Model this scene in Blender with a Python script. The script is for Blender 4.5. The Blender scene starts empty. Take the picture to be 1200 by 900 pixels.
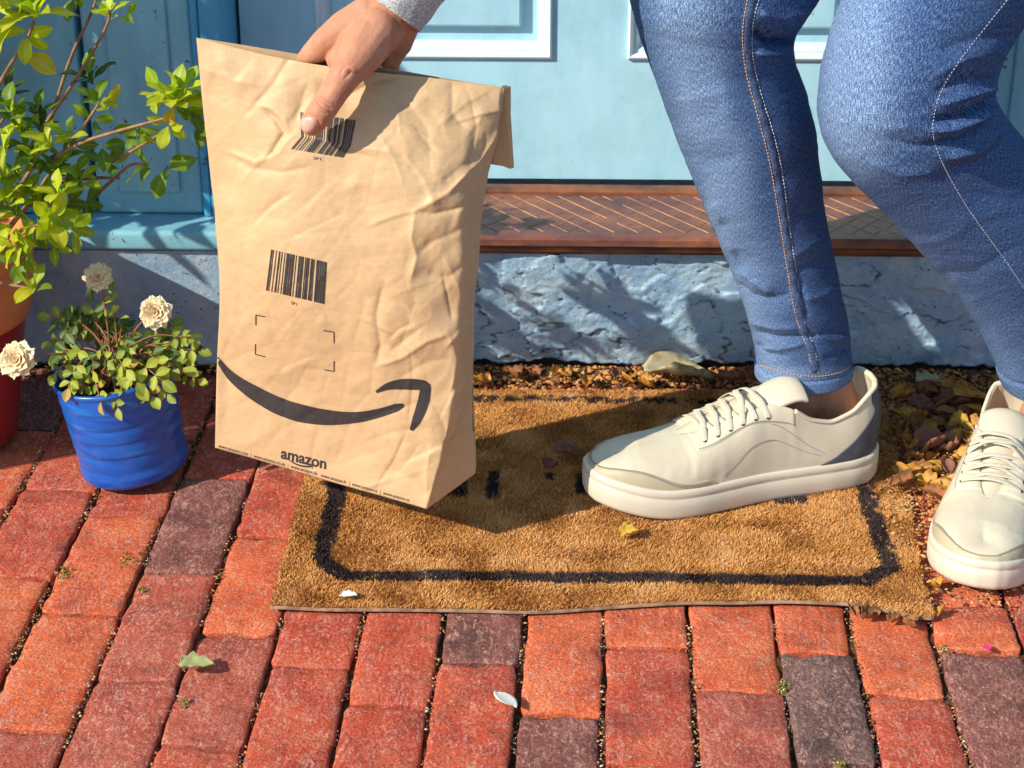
import bpy, bmesh, math, random
import numpy as np
from mathutils import Vector, Matrix
from mathutils.bvhtree import BVHTree

# ------------------------------------------------------------------ camera, sky, sun, exposure
S = bpy.context.scene
COL = S.collection
RAD = math.radians
PITCH, YAW, CAMH, FPX = RAD(25.5), RAD(1.3), 1.10, 2200.0
cam = bpy.data.cameras.new('camera')
cam.sensor_width = 36.0
cam.lens = FPX*36.0/1200.0
cam.clip_start, cam.clip_end = 0.02, 400
camo = bpy.data.objects.new('camera', cam)
COL.objects.link(camo)
camo.location = (0, 0, CAMH)
camo.rotation_euler = (RAD(90)-PITCH, 0, YAW)
cam.dof.use_dof = True
cam.dof.focus_distance = 2.05
cam.dof.aperture_fstop = 13.0
S.camera = camo

SUN_TRAVEL = Vector((1.5, 1.0, -1.18)).normalized()
W = bpy.data.worlds.new('World'); S.world = W; W.use_nodes = True
nt = W.node_tree
sky = nt.nodes.new('ShaderNodeTexSky'); sky.sky_type = 'NISHITA'; sky.sun_disc = False
sky.sun_elevation = math.asin(-SUN_TRAVEL.z)
sky.sun_rotation = math.atan2(-SUN_TRAVEL.x, -SUN_TRAVEL.y)
sky.air_density = 1.0; sky.dust_density = 0.4; sky.ozone_density = 2.0
nt.links.new(sky.outputs[0], nt.nodes['Background'].inputs[0])
nt.nodes['Background'].inputs[1].default_value = 0.15
sl = bpy.data.lights.new('sun', 'SUN'); sl.energy = 4.9; sl.angle = RAD(0.5); sl.color = (1.0, 0.915, 0.77)
so = bpy.data.objects.new('sun', sl); COL.objects.link(so)
so.location = (-3, -3, 4)
so.rotation_euler = SUN_TRAVEL.to_track_quat('-Z', 'Y').to_euler()
S.view_settings.view_transform = 'Standard'; S.view_settings.look = 'None'
S.view_settings.exposure = 0.27; S.view_settings.gamma = 1.0

rnd = random.Random(7)
rng = np.random.default_rng(7)

# ------------------------------------------------------------------ pixel (1200x900) -> place
CF = np.array([-math.sin(YAW)*math.cos(PITCH), math.cos(YAW)*math.cos(PITCH), -math.sin(PITCH)])
CR = np.array([math.cos(YAW), math.sin(YAW), 0.0])
CU = np.cross(CR, CF)
CC = np.array([0, 0, CAMH])
def ray(x, y): return CF*FPX + CR*(x-600) - CU*(y-450)
def at(x, y, Y):
    d = ray(x, y); return CC + d*(Y/d[1])
def gnd(x, y, z=0.0):
    d = ray(x, y); return CC + d*((z-CAMH)/d[2])
def proj(P):
    v = np.asarray(P)-CC; z = v@CF
    return 600+FPX*(v@CR)/z, 450-FPX*(v@CU)/z
def depthpx(P): return FPX/((np.asarray(P)-CC)@CF)     # pixels per metre

# ------------------------------------------------------------------ noise
def _h(ix, iy, iz, s):
    with np.errstate(over='ignore'):
        h = (ix.astype(np.int64)*374761393 + iy.astype(np.int64)*668265263 + iz.astype(np.int64)*2147483647 + s*1274126177) & 0xffffffff
        h = ((h ^ (h >> 13))*1274126177) & 0xffffffff
        h = h ^ (h >> 16)
    return (h & 0xffff)/65535.0
def vn(x, y, z=None, s=0):
    x = np.asarray(x, float); y = np.asarray(y, float)
    z = np.zeros_like(x) if z is None else np.asarray(z, float)
    x0, y0, z0 = np.floor(x), np.floor(y), np.floor(z)
    fx, fy, fz = x-x0, y-y0, z-z0
    fx = fx*fx*(3-2*fx); fy = fy*fy*(3-2*fy); fz = fz*fz*(3-2*fz)
    r = 0
    for dx in (0, 1):
        for dy in (0, 1):
            for dz in (0, 1):
                w = (fx if dx else 1-fx)*(fy if dy else 1-fy)*(fz if dz else 1-fz)
                r = r + w*_h(x0+dx, y0+dy, z0+dz, s)
    return r*2-1
def fbm(x, y, z=None, s=0, o=4):
    r, a = 0, .5
    for k in range(o):
        r = r + a*vn(x*2**k, y*2**k, None if z is None else z*2**k, s+k*17); a *= .5
    return r
def sst(x, a, b):
    t = np.clip((np.asarray(x, float)-a)/(b-a), 0, 1); return t*t*(3-2*t)

# ------------------------------------------------------------------ object helpers
def tag(o, label=None, cat=None, group=None, kind=None):
    if label: o['label'] = label
    if cat: o['category'] = cat
    if group: o['group'] = group
    if kind: o['kind'] = kind
    return o
def thing(name, label, cat, loc=(0, 0, 0), group=None, rotz=0):
    o = bpy.data.objects.new(name, None); COL.objects.link(o)
    o.location = loc; o.rotation_euler = (0, 0, rotz); o.empty_display_size = .05
    return tag(o, label, cat, group)
def link(name, me, mat=None, parent=None):
    """vertices are in world metres; the parent keeps its own place"""
    o = bpy.data.objects.new(name, me); COL.objects.link(o)
    if mat is not None and not me.materials: me.materials.append(mat)
    if parent is not None:
        o.parent = parent
        if parent.type == 'EMPTY':
            o.matrix_parent_inverse = (Matrix.Translation(parent.location) @ parent.rotation_euler.to_matrix().to_4x4()).inverted()
    return o
def mesh(name, V, F, smooth=True):
    me = bpy.data.meshes.new(name)
    me.from_pydata([tuple(map(float, v)) for v in V], [], [tuple(map(int, f)) for f in F])
    if smooth: me.polygons.foreach_set('use_smooth', [True]*len(me.polygons))
    me.update()
    return me
def grid_faces(n, m, cu=False, cv=False, off=0):
    i = np.arange(n if cu else n-1); j = np.arange(m if cv else m-1)
    I, J = np.meshgrid(i, j, indexing='ij'); I2 = (I+1) % n; J2 = (J+1) % m
    return np.stack([I*m+J, I2*m+J, I2*m+J2, I*m+J2], -1).reshape(-1, 4)+off
def fast_mesh(name, V, F, smooth=True, uv=None, attr=None):
    V = np.asarray(V, np.float32).reshape(-1, 3); F = np.asarray(F, np.int32)
    k = F.shape[1]
    me = bpy.data.meshes.new(name)
    me.vertices.add(len(V)); me.vertices.foreach_set('co', V.ravel())
    me.loops.add(F.size); me.loops.foreach_set('vertex_index', F.ravel())
    me.polygons.add(len(F)); me.polygons.foreach_set('loop_start', np.arange(0, F.size, k, dtype=np.int32))
    me.polygons.foreach_set('loop_total', np.full(len(F), k, np.int32))
    me.polygons.foreach_set('use_smooth', np.full(len(F), smooth))
    if uv is not None:
        l = me.uv_layers.new(name='UVMap'); l.data.foreach_set('uv', np.asarray(uv, np.float32).reshape(-1, 2)[F.ravel()].ravel())
    for nm, a in (attr or {}).items():
        t = me.attributes.new(nm, 'FLOAT', 'POINT'); t.data.foreach_set('value', np.asarray(a, np.float32).ravel())
    me.update(calc_edges=True); me.validate()
    return me
def normals_grid(P, cu=False, cv=False):
    def d(A, ax, c):
        if c: return np.roll(A, -1, ax)-np.roll(A, 1, ax)
        return np.gradient(A, axis=ax)
    n = np.cross(d(P, 0, cu), d(P, 1, cv))
    return n/np.maximum(np.linalg.norm(n, axis=-1, keepdims=True), 1e-12)
class MB:
    """collects simple shapes for ONE mesh"""
    def __init__(s): s.V = []; s.F = []
    def add(s, V, F):
        o = len(s.V); s.V += [tuple(v) for v in V]; s.F += [tuple(i+o for i in f) for f in F]; return s
    def box(s, x0, x1, y0, y1, z0, z1):
        return s.add([(x0,y0,z0),(x1,y0,z0),(x1,y1,z0),(x0,y1,z0),(x0,y0,z1),(x1,y0,z1),(x1,y1,z1),(x0,y1,z1)],
                     [(0,3,2,1),(4,5,6,7),(0,1,5,4),(1,2,6,5),(2,3,7,6),(3,0,4,7)])
    def tube(s, pts, r, n=8, cap=True, flat=1.0, up=None):
        pts = [Vector(p) for p in pts]
        if not hasattr(r, '__len__'): r = [r]*len(pts)
        V = []; u = None
        for i, p in enumerate(pts):
            t = (pts[min(i+1, len(pts)-1)]-pts[max(i-1, 0)]).normalized()
            if up is not None: u = Vector(up[i] if hasattr(up[0], '__len__') else up)
            elif u is None: u = Vector((0, 0, 1)) if abs(t.z) < .9 else Vector((1, 0, 0))
            u = (u-t*u.dot(t)).normalized(); w = t.cross(u)
            for k in range(n):
                a = 2*math.pi*k/n
                V.append(p+(w*math.cos(a)+u*math.sin(a)*flat)*r[i])
        F = [(i*n+k, (i+1)*n+k, (i+1)*n+(k+1) % n, i*n+(k+1) % n) for i in range(len(pts)-1) for k in range(n)]
        if cap: F += [tuple(range(n)), tuple((len(pts)-1)*n+k for k in range(n-1, -1, -1))]
        return s.add(V, F)
    def mesh(s, name, smooth=False): return mesh(name, s.V, s.F, smooth)
def bevel(o, w=.002, seg=2):
    m = o.modifiers.new('bevel', 'BEVEL'); m.width = w; m.segments = seg; m.limit_method = 'ANGLE'; m.angle_limit = RAD(35)
    o.data.polygons.foreach_set('use_smooth', [True]*len(o.data.polygons))
    wn = o.modifiers.new('wn', 'WEIGHTED_NORMAL'); wn.keep_sharp = True
    return o
def sample(poly, step):
    P = np.asarray(poly, float); d = np.r_[0, np.cumsum(np.linalg.norm(np.diff(P, axis=0), axis=1))]
    n = max(2, int(d[-1]/step)+1); t = np.linspace(0, d[-1], n)
    return np.stack([np.interp(t, d, P[:, k]) for k in range(P.shape[1])], 1)
def smooth_poly(poly, step, it=2):
    P = np.asarray(poly, float)
    for _ in range(it):
        Q = [P[0]]
        for a, b in zip(P[:-1], P[1:]): Q += [a*.75+b*.25, a*.25+b*.75]
        Q.append(P[-1]); P = np.array(Q)
    return sample(P, step)
def segdist(X, Y, poly):
    """distance from points to a polyline, its sign and the position along it"""
    best = np.full(X.shape, 1e9); sg = np.zeros(X.shape); al = np.zeros(X.shape)
    P = np.asarray(poly, float); L = np.linalg.norm(np.diff(P, axis=0), axis=1); tot = L.sum(); acc = 0
    for i in range(len(P)-1):
        a, b = P[i], P[i+1]; d = b-a
        t = np.clip(((X-a[0])*d[0]+(Y-a[1])*d[1])/(d@d+1e-9), 0, 1)
        dx, dy = X-(a[0]+t*d[0]), Y-(a[1]+t*d[1]); D = np.hypot(dx, dy)
        m = D < best; best = np.where(m, D, best)
        sg = np.where(m, np.sign(d[0]*dy-d[1]*dx), sg); al = np.where(m, (acc+t*L[i])/tot, al); acc += L[i]
    return best, sg, al
def strokes(P, N, items, face=True, ex=1.5):
    """press folds (depth<0) or raise ridges (depth>0) along lines; items: (polyline, width, depth[, one-sided])"""
    sh = P.shape; p = P.reshape(-1, 3); n = N.reshape(-1, 3)
    x, y = proj(p)
    v = CC-p; v /= np.linalg.norm(v, axis=1, keepdims=True)
    f = sst((n*v).sum(1), .0, .35) if face else 1.0
    d = np.zeros(len(p))
    for it in items:
        D, sg, al = segdist(x, y, it[0]); w = it[1]
        w = np.where(sg > 0, w*it[3], w) if len(it) > 3 else w
        d += it[2]*np.exp(-(D/w)**ex)*np.clip(np.minimum(al, 1-al)*6+.25, 0, 1)*f
    return (p+n*d[:, None]).reshape(sh)
def bvh_of(o):
    me = o.data
    return BVHTree.FromPolygons([v.co.copy() for v in me.vertices], [tuple(q.vertices) for q in me.polygons])
def cast(bvh, x, y, lift=0.0):
    d = Vector(ray(x, y)).normalized(); h = bvh.ray_cast(Vector(CC), d)
    if h[0] is None: return None, None
    n = h[1] if h[1].dot(d) < 0 else -h[1]
    return h[0]+n*lift, n
def dashes(mb, pts, nrm, dash, gap, r):
    P = np.array([tuple(p) for p in pts]); d = np.r_[0, np.cumsum(np.linalg.norm(np.diff(P, axis=0), axis=1))]
    s = 0
    while s+dash < d[-1]:
        q = [Vector([np.interp(t, d, P[:, k]) for k in range(3)]) for t in (s, s+dash/2, s+dash)]
        mb.tube(q, [r*.7, r, r*.7], 5, True); s += dash+gap

# ------------------------------------------------------------------ materials
def newmat(name):
    m = bpy.data.materials.new(name); m.use_nodes = True
    return m, m.node_tree, m.node_tree.nodes['Principled BSDF']
def N_(t, k, **kw):
    n = t.nodes.new(k)
    for a, b in kw.items():
        if a in n.inputs: n.inputs[a].default_value = b
        else: setattr(n, a, b)
    return n
def noise(t, vec, scale, detail=4, rough=.6, dist=0):
    n = N_(t, 'ShaderNodeTexNoise'); n.inputs['Scale'].default_value = scale; n.inputs['Detail'].default_value = detail
    n.inputs['Roughness'].default_value = rough; n.inputs['Distortion'].default_value = dist
    if vec is not None: t.links.new(vec, n.inputs['Vector'])
    return n.outputs['Fac']
def ramp(t, fac, stops):
    r = N_(t, 'ShaderNodeValToRGB'); e = r.color_ramp.elements
    while len(e) < len(stops): e.new(.5)
    for k, (p, c) in enumerate(stops): e[k].position = p; e[k].color = (c, c, c, 1) if not hasattr(c, '__len__') else (*c, 1)
    t.links.new(fac, r.inputs[0]); return r.outputs[0]
def mix(t, fac, a, b, mode='MIX'):
    m = N_(t, 'ShaderNodeMix'); m.data_type = 'RGBA'; m.blend_type = mode
    for v, k in ((fac, 0), (a, 6), (b, 7)):
        if hasattr(v, 'links') or hasattr(v, 'is_linked'): t.links.new(v, m.inputs[k])
        else: m.inputs[k].default_value = v if not hasattr(v, '__len__') else (*v, 1)
    return m.outputs[2]
def bump(t, b, items):
    """items: (height socket, strength, distance)"""
    prev = None
    for h, s, d in items:
        n = N_(t, 'ShaderNodeBump'); n.inputs['Strength'].default_value = s; n.inputs['Distance'].default_value = d
        t.links.new(h, n.inputs['Height'])
        if prev is not None: t.links.new(prev, n.inputs['Normal'])
        prev = n.outputs[0]
    t.links.new(prev, b.inputs['Normal'])
def coords(t, kind='Object', rand=True):
    c = N_(t, 'ShaderNodeTexCoord').outputs[kind]
    if not rand: return c
    oi = N_(t, 'ShaderNodeObjectInfo'); m = N_(t, 'ShaderNodeMath', operation='MULTIPLY'); m.inputs[1].default_value = 37.0
    t.links.new(oi.outputs['Random'], m.inputs[0])
    a = N_(t, 'ShaderNodeVectorMath', operation='ADD'); t.links.new(c, a.inputs[0]); t.links.new(m.outputs[0], a.inputs[1])
    return a.outputs[0]
def simple(name, c1, c2=None, scale=30, rough=.6, bs=60, bstr=.2, bd=.001, spec=.5, detail=5, lo=.35, hi=.65, speck=None, sss=0):
    m, t, b = newmat(name); v = coords(t)
    col = ramp(t, noise(t, v, scale, detail), [(lo, c1), (hi, c2 or c1)])
    if speck:
        sc, th, c = speck
        col = mix(t, ramp(t, noise(t, v, sc, 3, .5), [(th, 0.0), (th+.03, 1.0)]), col, c)
    t.links.new(col, b.inputs['Base Color'])
    b.inputs['Roughness'].default_value = rough; b.inputs['Specular IOR Level'].default_value = spec
    if bstr: bump(t, b, [(noise(t, v, bs, 5), bstr, bd)])
    if sss:
        b.inputs['Subsurface Weight'].default_value = sss; b.inputs['Subsurface Radius'].default_value = (1, .35, .2); b.inputs['Subsurface Scale'].default_value = .006
    return m
def brick_mat(name, c1, c2, dark):
    m, t, b = newmat(name); v = coords(t)
    base = ramp(t, noise(t, v, 14, 5, .65), [(.3, dark), (.48, c1), (.7, c2)])
    mpc = N_(t, 'ShaderNodeMapping'); mpc.inputs['Scale'].default_value = (1, .38, 1); mpc.inputs['Rotation'].default_value = (0, 0, .7); t.links.new(v, mpc.inputs[0])
    chalk = ramp(t, noise(t, mpc.outputs[0], 120, 7, .85, 2.0), [(.49, 0.0), (.60, .72)])
    patch = ramp(t, noise(t, v, 24, 5, .7, 1.0), [(.36, .25), (.55, 1.0)])
    chalk = mix(t, 1.0, chalk, patch, 'MULTIPLY')
    base = mix(t, chalk, base, (.74, .40, .30))
    stain = ramp(t, noise(t, v, 17, 7, .75, .6), [(.53, 0.0), (.68, .6)])
    base = mix(t, stain, base, tuple(x*.42 for x in c1))
    soot = ramp(t, noise(t, v, 9, 4, .7), [(.55, 0.0), (.75, .55)])
    base = mix(t, soot, base, (.10, .045, .045))
    fine = ramp(t, noise(t, v, 380, 4, .75), [(.36, .52), (.62, 1.2)])
    base = mix(t, 1.0, base, fine, 'MULTIPLY')
    spk = ramp(t, noise(t, v, 230, 2, .5), [(.70, 0.0), (.73, .8)])
    base = mix(t, spk, base, (.68, .5, .42))
    t.links.new(base, b.inputs['Base Color'])
    b.inputs['Roughness'].default_value = .82; b.inputs['Specular IOR Level'].default_value = .3
    bump(t, b, [(noise(t, v, 38, 6, .7), .8, .0045), (noise(t, v, 230, 5, .7), 1.0, .0018)])
    return m
BR = {
 'o': brick_mat('brick_orange', (.68, .125, .04), (.80, .20, .075), (.46, .075, .035)),
 'r': brick_mat('brick_red', (.54, .075, .035), (.64, .135, .06), (.33, .05, .03)),
 'p': brick_mat('brick_pinkish', (.45, .085, .05), (.54, .14, .085), (.25, .05, .04)),
 'm': brick_mat('brick_purple', (.23, .075, .062), (.33, .12, .10), (.11, .045, .042)),
 'g': brick_mat('brick_smoky', (.155, .085, .075), (.25, .14, .115), (.08, .045, .045)),
}
def paint_mat(name, c1, c2, chip=(.25, .33, .36), rough=.42, chips=.72, spec=.5, streak=(6, 6, 1.2)):
    m, t, b = newmat(name); v = coords(t, rand=False)
    mp = N_(t, 'ShaderNodeMapping'); mp.inputs['Scale'].default_value = streak; t.links.new(v, mp.inputs[0])
    col = ramp(t, noise(t, mp.outputs[0], 5, 6, .6), [(.3, c1), (.7, c2)])
    st = ramp(t, noise(t, v, 90, 3, .5, .4), [(chips, 0.0), (chips+.015, 1.0)])
    col = mix(t, st, col, chip)
    dirt = ramp(t, noise(t, v, 11, 6, .7), [(.46, 0.0), (.72, .38)])
    col = mix(t, dirt, col, tuple(x*.62 for x in c1))
    t.links.new(col, b.inputs['Base Color'])
    b.inputs['Roughness'].default_value = rough; b.inputs['Specular IOR Level'].default_value = spec
    mp2 = N_(t, 'ShaderNodeMapping'); mp2.inputs['Scale'].default_value = (60, 60, 9); t.links.new(v, mp2.inputs[0])
    bump(t, b, [(noise(t, mp2.outputs[0], 3, 4), .18, .0008), (st, -.4, .0006), (noise(t, v, 8, 3), .12, .003)])
    return m
M_door = paint_mat('pale_blue_door_paint', (.36, .66, .80), (.43, .74, .87), (.2, .28, .3), .38, .745)
M_trimblue = paint_mat('mid_blue_frame_paint', (.05, .30, .52), (.08, .37, .60), (.05, .12, .18), .4, .70)
M_surround = paint_mat('worn_turquoise_paint', (.19, .46, .58), (.27, .56, .67), (.10, .15, .17), .45, .69)
# ================================================================== GROUND
def ground_sheet():
    n = 90
    xs = np.linspace(-14, 14, 2); 
    V = [(-60, -40, -.034), (60, -40, -.034), (60, 60, -.034), (-60, 60, -.034)]
    return mesh('ground', V, [(0, 1, 2, 3)], False)
M_soil = simple('dark_joint_soil', (.05, .028, .016), (.14, .075, .035), 90, .95, 300, .9, .003, .1)
g = link('ground', ground_sheet(), M_soil); tag(g, 'dark sandy earth under the brick paving', kind='structure')
# bed between the bricks, uneven
nx, ny = 260, 200
X, Y = np.meshgrid(np.linspace(-1.5, 1.5, nx), np.linspace(.9, 2.42, ny), indexing='ij')
Z = -.0125+.004*fbm(X*40, Y*40, s=3)+.006*sst(Y, 2.27, 2.33)*fbm(X*25, Y*25, s=9)
bed = link('joint_bed', fast_mesh('joint_bed', np.stack([X, Y, Z], -1), grid_faces(nx, ny)), M_soil)
tag(bed, 'dark sand and dirt filling the joints between the bricks', kind='structure')

# paving: running bond columns; local frame turned by -1.3 deg like the courses in the photograph
PA = RAD(-1.3)
def loc2w(x, y): return (x*math.cos(PA)-y*math.sin(PA), x*math.sin(PA)+y*math.cos(PA))
def w2loc(x, y): return (x*math.cos(PA)+y*math.sin(PA), -x*math.sin(PA)+y*math.cos(PA))
def joint(px, py):
    p = gnd(px, py); return w2loc(p[0], p[1])[1]
pav = bpy.data.objects.new('brick_paving', None); COL.objects.link(pav)
tag(pav, 'worn red brick paving laid in running bond towards the doorstep', kind='structure')
edges = [-1.145, -1.055, -.965, -.875, -.785, -.692, -.597, -.503, -.413, -.327, -.240, -.153, -.065, .020, .1125, .205, .286, .372, .462, .552, .642, .732, .82, .91]
cols = {  # column index (from edges): joint pixels and tones from the joint nearest the viewer backwards
 5: ([(20, 806), (48, 672)], 'p o r r m'),
 6: ([(112, 853), (150, 716), (182, 602)], 'p o o r r m'),
 7: ([(170, 796), (205, 668), (230, 557)], 'p p m r p m'),
 8: ([(240, 872), (275, 737), (300, 622)], 'r p o r r m'),
 9: ([(350, 776)], 'r r r o r m'),
 10: ([(452, 823)], 'r r p r r'),
 11: ([(555, 773)], 'r m p r r'),
 12: ([(655, 832)], 'm o r p r'),
 13: ([(755, 755)], 'r o r m r'),
 14: ([(862, 806)], 'p o r p r r'),
 15: ([(975, 893), (955, 762)], 'r g o r m p'),
 16: ([(1055, 811)], 'r o p r r p'),
 17: ([(1160, 760), (1135, 707)], 'm o o r p r r'),
}
bvar = []
def brick_mesh(w, l, seed):
    r = np.random.default_rng(seed)
    n, m = 9, 17
    u = np.array([-1, -.955, -.8, -.4, 0, .4, .8, .955, 1]); v = np.r_[-1, -.98, -.92, np.linspace(-.8, .8, 11), .92, .98, 1]
    U, V = np.meshgrid(u, v, indexing='ij')
    x = U*w/2; y = V*l/2
    rimx = np.abs(U) > .999; rimy = np.abs(V) > .999
    o = r.uniform(0, 99)
    ex = .0013*fbm(V*12+o, U*0+np.sign(U)*5, s=seed, o=4)+.0003*fbm(V*2+o, U*0+9*np.sign(U), s=seed)
    ey = .0016*fbm(U*7+o, V*0+np.sign(V)*5+40, s=seed, o=3)
    x = x+ex*np.abs(U)**4*2; y = y+ey*np.abs(V)**4*2
    z = .0006*(1-.5*U**4-.5*V**6)+.0016*fbm(U*1.4+o, V*2.6+o, s=seed+5)
    edge = np.maximum((np.abs(U) > .99)*1., (np.abs(V) > .99)*1.)
    z = z-edge*.0013-.0016*np.abs(fbm(U*9+o, V*14, s=seed+2))*sst(np.maximum(np.abs(U), np.abs(V)), .8, 1)
    for _ in range(r.integers(2, 6)):      # chips on the arrises
        cx, cy = (r.choice([-1, 1]), r.uniform(-1, 1)) if r.random() < .6 else (r.uniform(-1, 1), r.choice([-1, 1]))
        D = np.hypot((U-cx)*w/2, (V-cy)*l/2)/r.uniform(.006, .014)
        z = z-.004*np.exp(-D**2)
    # rounded corners
    cor = np.clip(np.abs(U)+np.abs(V)-1.90, 0, 1)
    x = x-np.sign(U)*cor*.020; y = y-np.sign(V)*cor*.020
    top = np.stack([x, y, z], -1).reshape(-1, 3)
    F = [tuple(f) for f in grid_faces(n, m)]
    ring = [i*m for i in range(n)]+[(n-1)*m+j for j in range(1, m)]+[i*m+m-1 for i in range(n-2, -1, -1)]+[j for j in range(m-2, 0, -1)]
    base = len(top); low = [(top[k][0]*1.0, top[k][1]*1.0, -.03) for k in ring]
    V_ = [tuple(p) for p in top]+low; K = len(ring)
    for a in range(K): F.append((ring[a], base+a, base+(a+1) % K, ring[(a+1) % K]))
    me = mesh('brick', V_, F); me.polygons.foreach_set('use_smooth', [True]*(len(F)-K)+[False]*K); return me
BL = .205
cnt = 0
for ci in range(len(edges)-1):
    x0, x1 = edges[ci], edges[ci+1]
    if ci in cols:
        jp, tones = cols[ci]; tones = tones.split()
        js = sorted(joint(*q) for q in jp)
        first = js[0]; ys = [first-BL*2, first-BL, first]+js[1:]
    else:
        tones = [rnd.choice('rrropm') for _ in range(8)]; js = [1.3+rnd.random()*.2]; ys = [js[0]-BL, js[0]]
    while ys[-1] < 2.335: ys.append(ys[-1]+BL*rnd.uniform(.97, 1.02))
    k0 = 1 if ci in cols else 0
    for k in range(len(ys)-1):
        a, b2 = ys[k], min(ys[k+1], 2.335)
        if b2-a < .03 or b2 < 1.2: continue
        ti = k-1
        tone = tones[ti] if 0 <= ti < len(tones) else rnd.choice('rropm')
        gw = rnd.uniform(.0035, .0068)
        w = x1-x0-gw; l = b2-a-rnd.uniform(.0025, .0055)
        o = link('brick', brick_mesh(w, l, 100+cnt), BR[tone]); cnt += 1
        cx, cy = loc2w((x0+x1)/2+rnd.uniform(-.0012, .0012), (a+b2)/2)
        o.location = (cx, cy, -.004+rnd.uniform(-.0022, .0016)); o.rotation_euler = (RAD(rnd.uniform(-.9, .9)), RAD(rnd.uniform(-1.1, 1.1)), PA+RAD(rnd.uniform(-.7, .7)))
        o.parent = pav

# grit, crumbs and bits of straw in the joints and below the wall
def chips(name, n, place, smin, smax, mats, label, flat=.6, seed=1):
    r = np.random.default_rng(seed); V = []; F = []
    P = place(r, n); n = len(P)
    s = r.uniform(smin, smax, n)*r.uniform(.5, 1, n)
    base = np.array([(1, 0, 0), (0, 1, 0), (-1, 0, 0), (0, -1, 0), (0, 0, 1), (0, 0, -1.)])
    Fb = np.array([(0, 1, 4), (1, 2, 4), (2, 3, 4), (3, 0, 4), (1, 0, 5), (2, 1, 5), (3, 2, 5), (0, 3, 5)])
    vv = base[None]*r.uniform(.5, 1.3, (n, 6, 1))*s[:, None, None]
    vv[:, :, 2] *= flat; el = r.uniform(.35, 1, n); vv[:, :, 1] *= el[:, None]
    a = r.uniform(0, 6.28, n); c, sn = np.cos(a)[:, None], np.sin(a)[:, None]
    x = vv[:, :, 0]*c-vv[:, :, 1]*sn; y = vv[:, :, 0]*sn+vv[:, :, 1]*c; z = vv[:, :, 2]+x*r.uniform(-.4, .4, (n, 1))
    vv = np.stack([x, y, z], -1)+P[:, None]
    FF = (Fb[None]+np.arange(n)[:, None, None]*6).reshape(-1, 3)
    me = fast_mesh(name, vv.reshape(-1, 3), FF, False)
    for m_ in mats: me.materials.append(m_)
    me.polygons.foreach_set('material_index', np.repeat(r.integers(0, len(mats), n), 8).astype(np.int32)); me.update()
    o = bpy.data.objects.new(name, me); COL.objects.link(o); tag(o, label, kind='stuff'); return o
M_straw = simple('straw_crumb', (.45, .27, .09), (.62, .40, .17), 40, .8, 100, .3, .001)
M_dkcrumb = simple('dark_crumb', (.07, .035, .02), (.14, .07, .035), 40, .9, 100, .3, .001)
M_rust = simple('rusty_leaf_crumb', (.42, .15, .04), (.62, .28, .08), 40, .8, 100, .3, .001)
M_stonecrumb = simple('pale_grit', (.5, .42, .34), (.66, .58, .5), 40, .8, 100, .3, .001)
M_moss = simple('moss', (.09, .11, .015), (.22, .22, .03), 60, .95, 200, .8, .002)
def in_joints(r, n):
    xs = np.array(edges); k = r.integers(5, 19, n)
    lx = xs[k]+r.normal(0, .0022, n); ly = r.uniform(1.4, 2.33, n)
    keep = vn(lx*30, ly*24, s=31) > -.1
    lx, ly = lx[keep], ly[keep]
    return np.stack([lx*math.cos(PA)-ly*math.sin(PA), lx*math.sin(PA)+ly*math.cos(PA), -.0055+r.uniform(-.003, .003, len(lx))], -1)
chips('joint_crumbs', 11000, in_joints, .0008, .0028, [M_straw, M_dkcrumb, M_rust, M_dkcrumb, M_soil, M_rust, M_dkcrumb, M_stonecrumb], 'straw coloured crumbs lodged in the brick joints', seed=3)
def wall_foot(r, n):
    x = r.uniform(-.9, .75, n); y = 2.338-np.abs(r.normal(0, .022, n)); dens = sst(x, -.25, -.1)
    k = r.random(n) < (.12+.88*dens); x, y = x[k], y[k]
    return np.stack([x, y, .004+.012*sst(y, 2.29, 2.335)*r.random(len(x))-.002], -1)
chips('soil_debris', 12000, wall_foot, .0018, .0085, [M_dkcrumb, M_rust, M_rust, M_straw, M_soil, M_rust, M_dkcrumb], 'dark and rusty crumbled leaf debris along the foot of the wall', flat=.45, seed=5)
def beside_mat(r, n):
    a = gnd(1110, 560); x = r.normal(a[0]-.012, .06, n); y = r.uniform(1.74, 2.3, n)
    k = (x > .385+.0*y) & (r.random(n) < .2+.8*sst(y, 1.72, 2.0)); x, y = x[k], y[k]
    return np.stack([x, y, .002+.008*r.random(len(x))], -1)
chips('leaf_crumbs', 7000, beside_mat, .0015, .0055, [M_dkcrumb, M_rust, M_straw, M_rust, M_straw], 'crumbled brown leaves beside the right edge of the doormat', flat=.4, seed=6)
def scattered(r, n):
    return np.stack([r.uniform(-.75, .65, n), r.uniform(1.42, 2.3, n), np.full(n, .0015)], -1)
chips('scattered_grit', 500, scattered, .0005, .0015, [M_straw, M_stonecrumb, M_dkcrumb, M_stonecrumb], 'fine pale grit scattered over the bricks', seed=8)
def mosses(r, n):
    P = []
    for (px, py, k, sp) in [(918, 805, 60, .005), (75, 670, 60, .009), (150, 655, 50, .008), (1105, 760, 35, .005), (985, 897, 50, .006), (216, 822, 30, .004), (165, 690, 20, .004)]:
        c = gnd(px, py); P += [(c[0]+r.normal(0, sp*.6), c[1]+r.normal(0, sp), -.004+r.uniform(0, .005)) for _ in range(k)]
    return np.array(P)
chips('moss_tufts', 300, mosses, .001, .003, [M_moss, M_moss, M_straw], 'small tufts of green moss in the brick joints', flat=1.0, seed=9)

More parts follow.
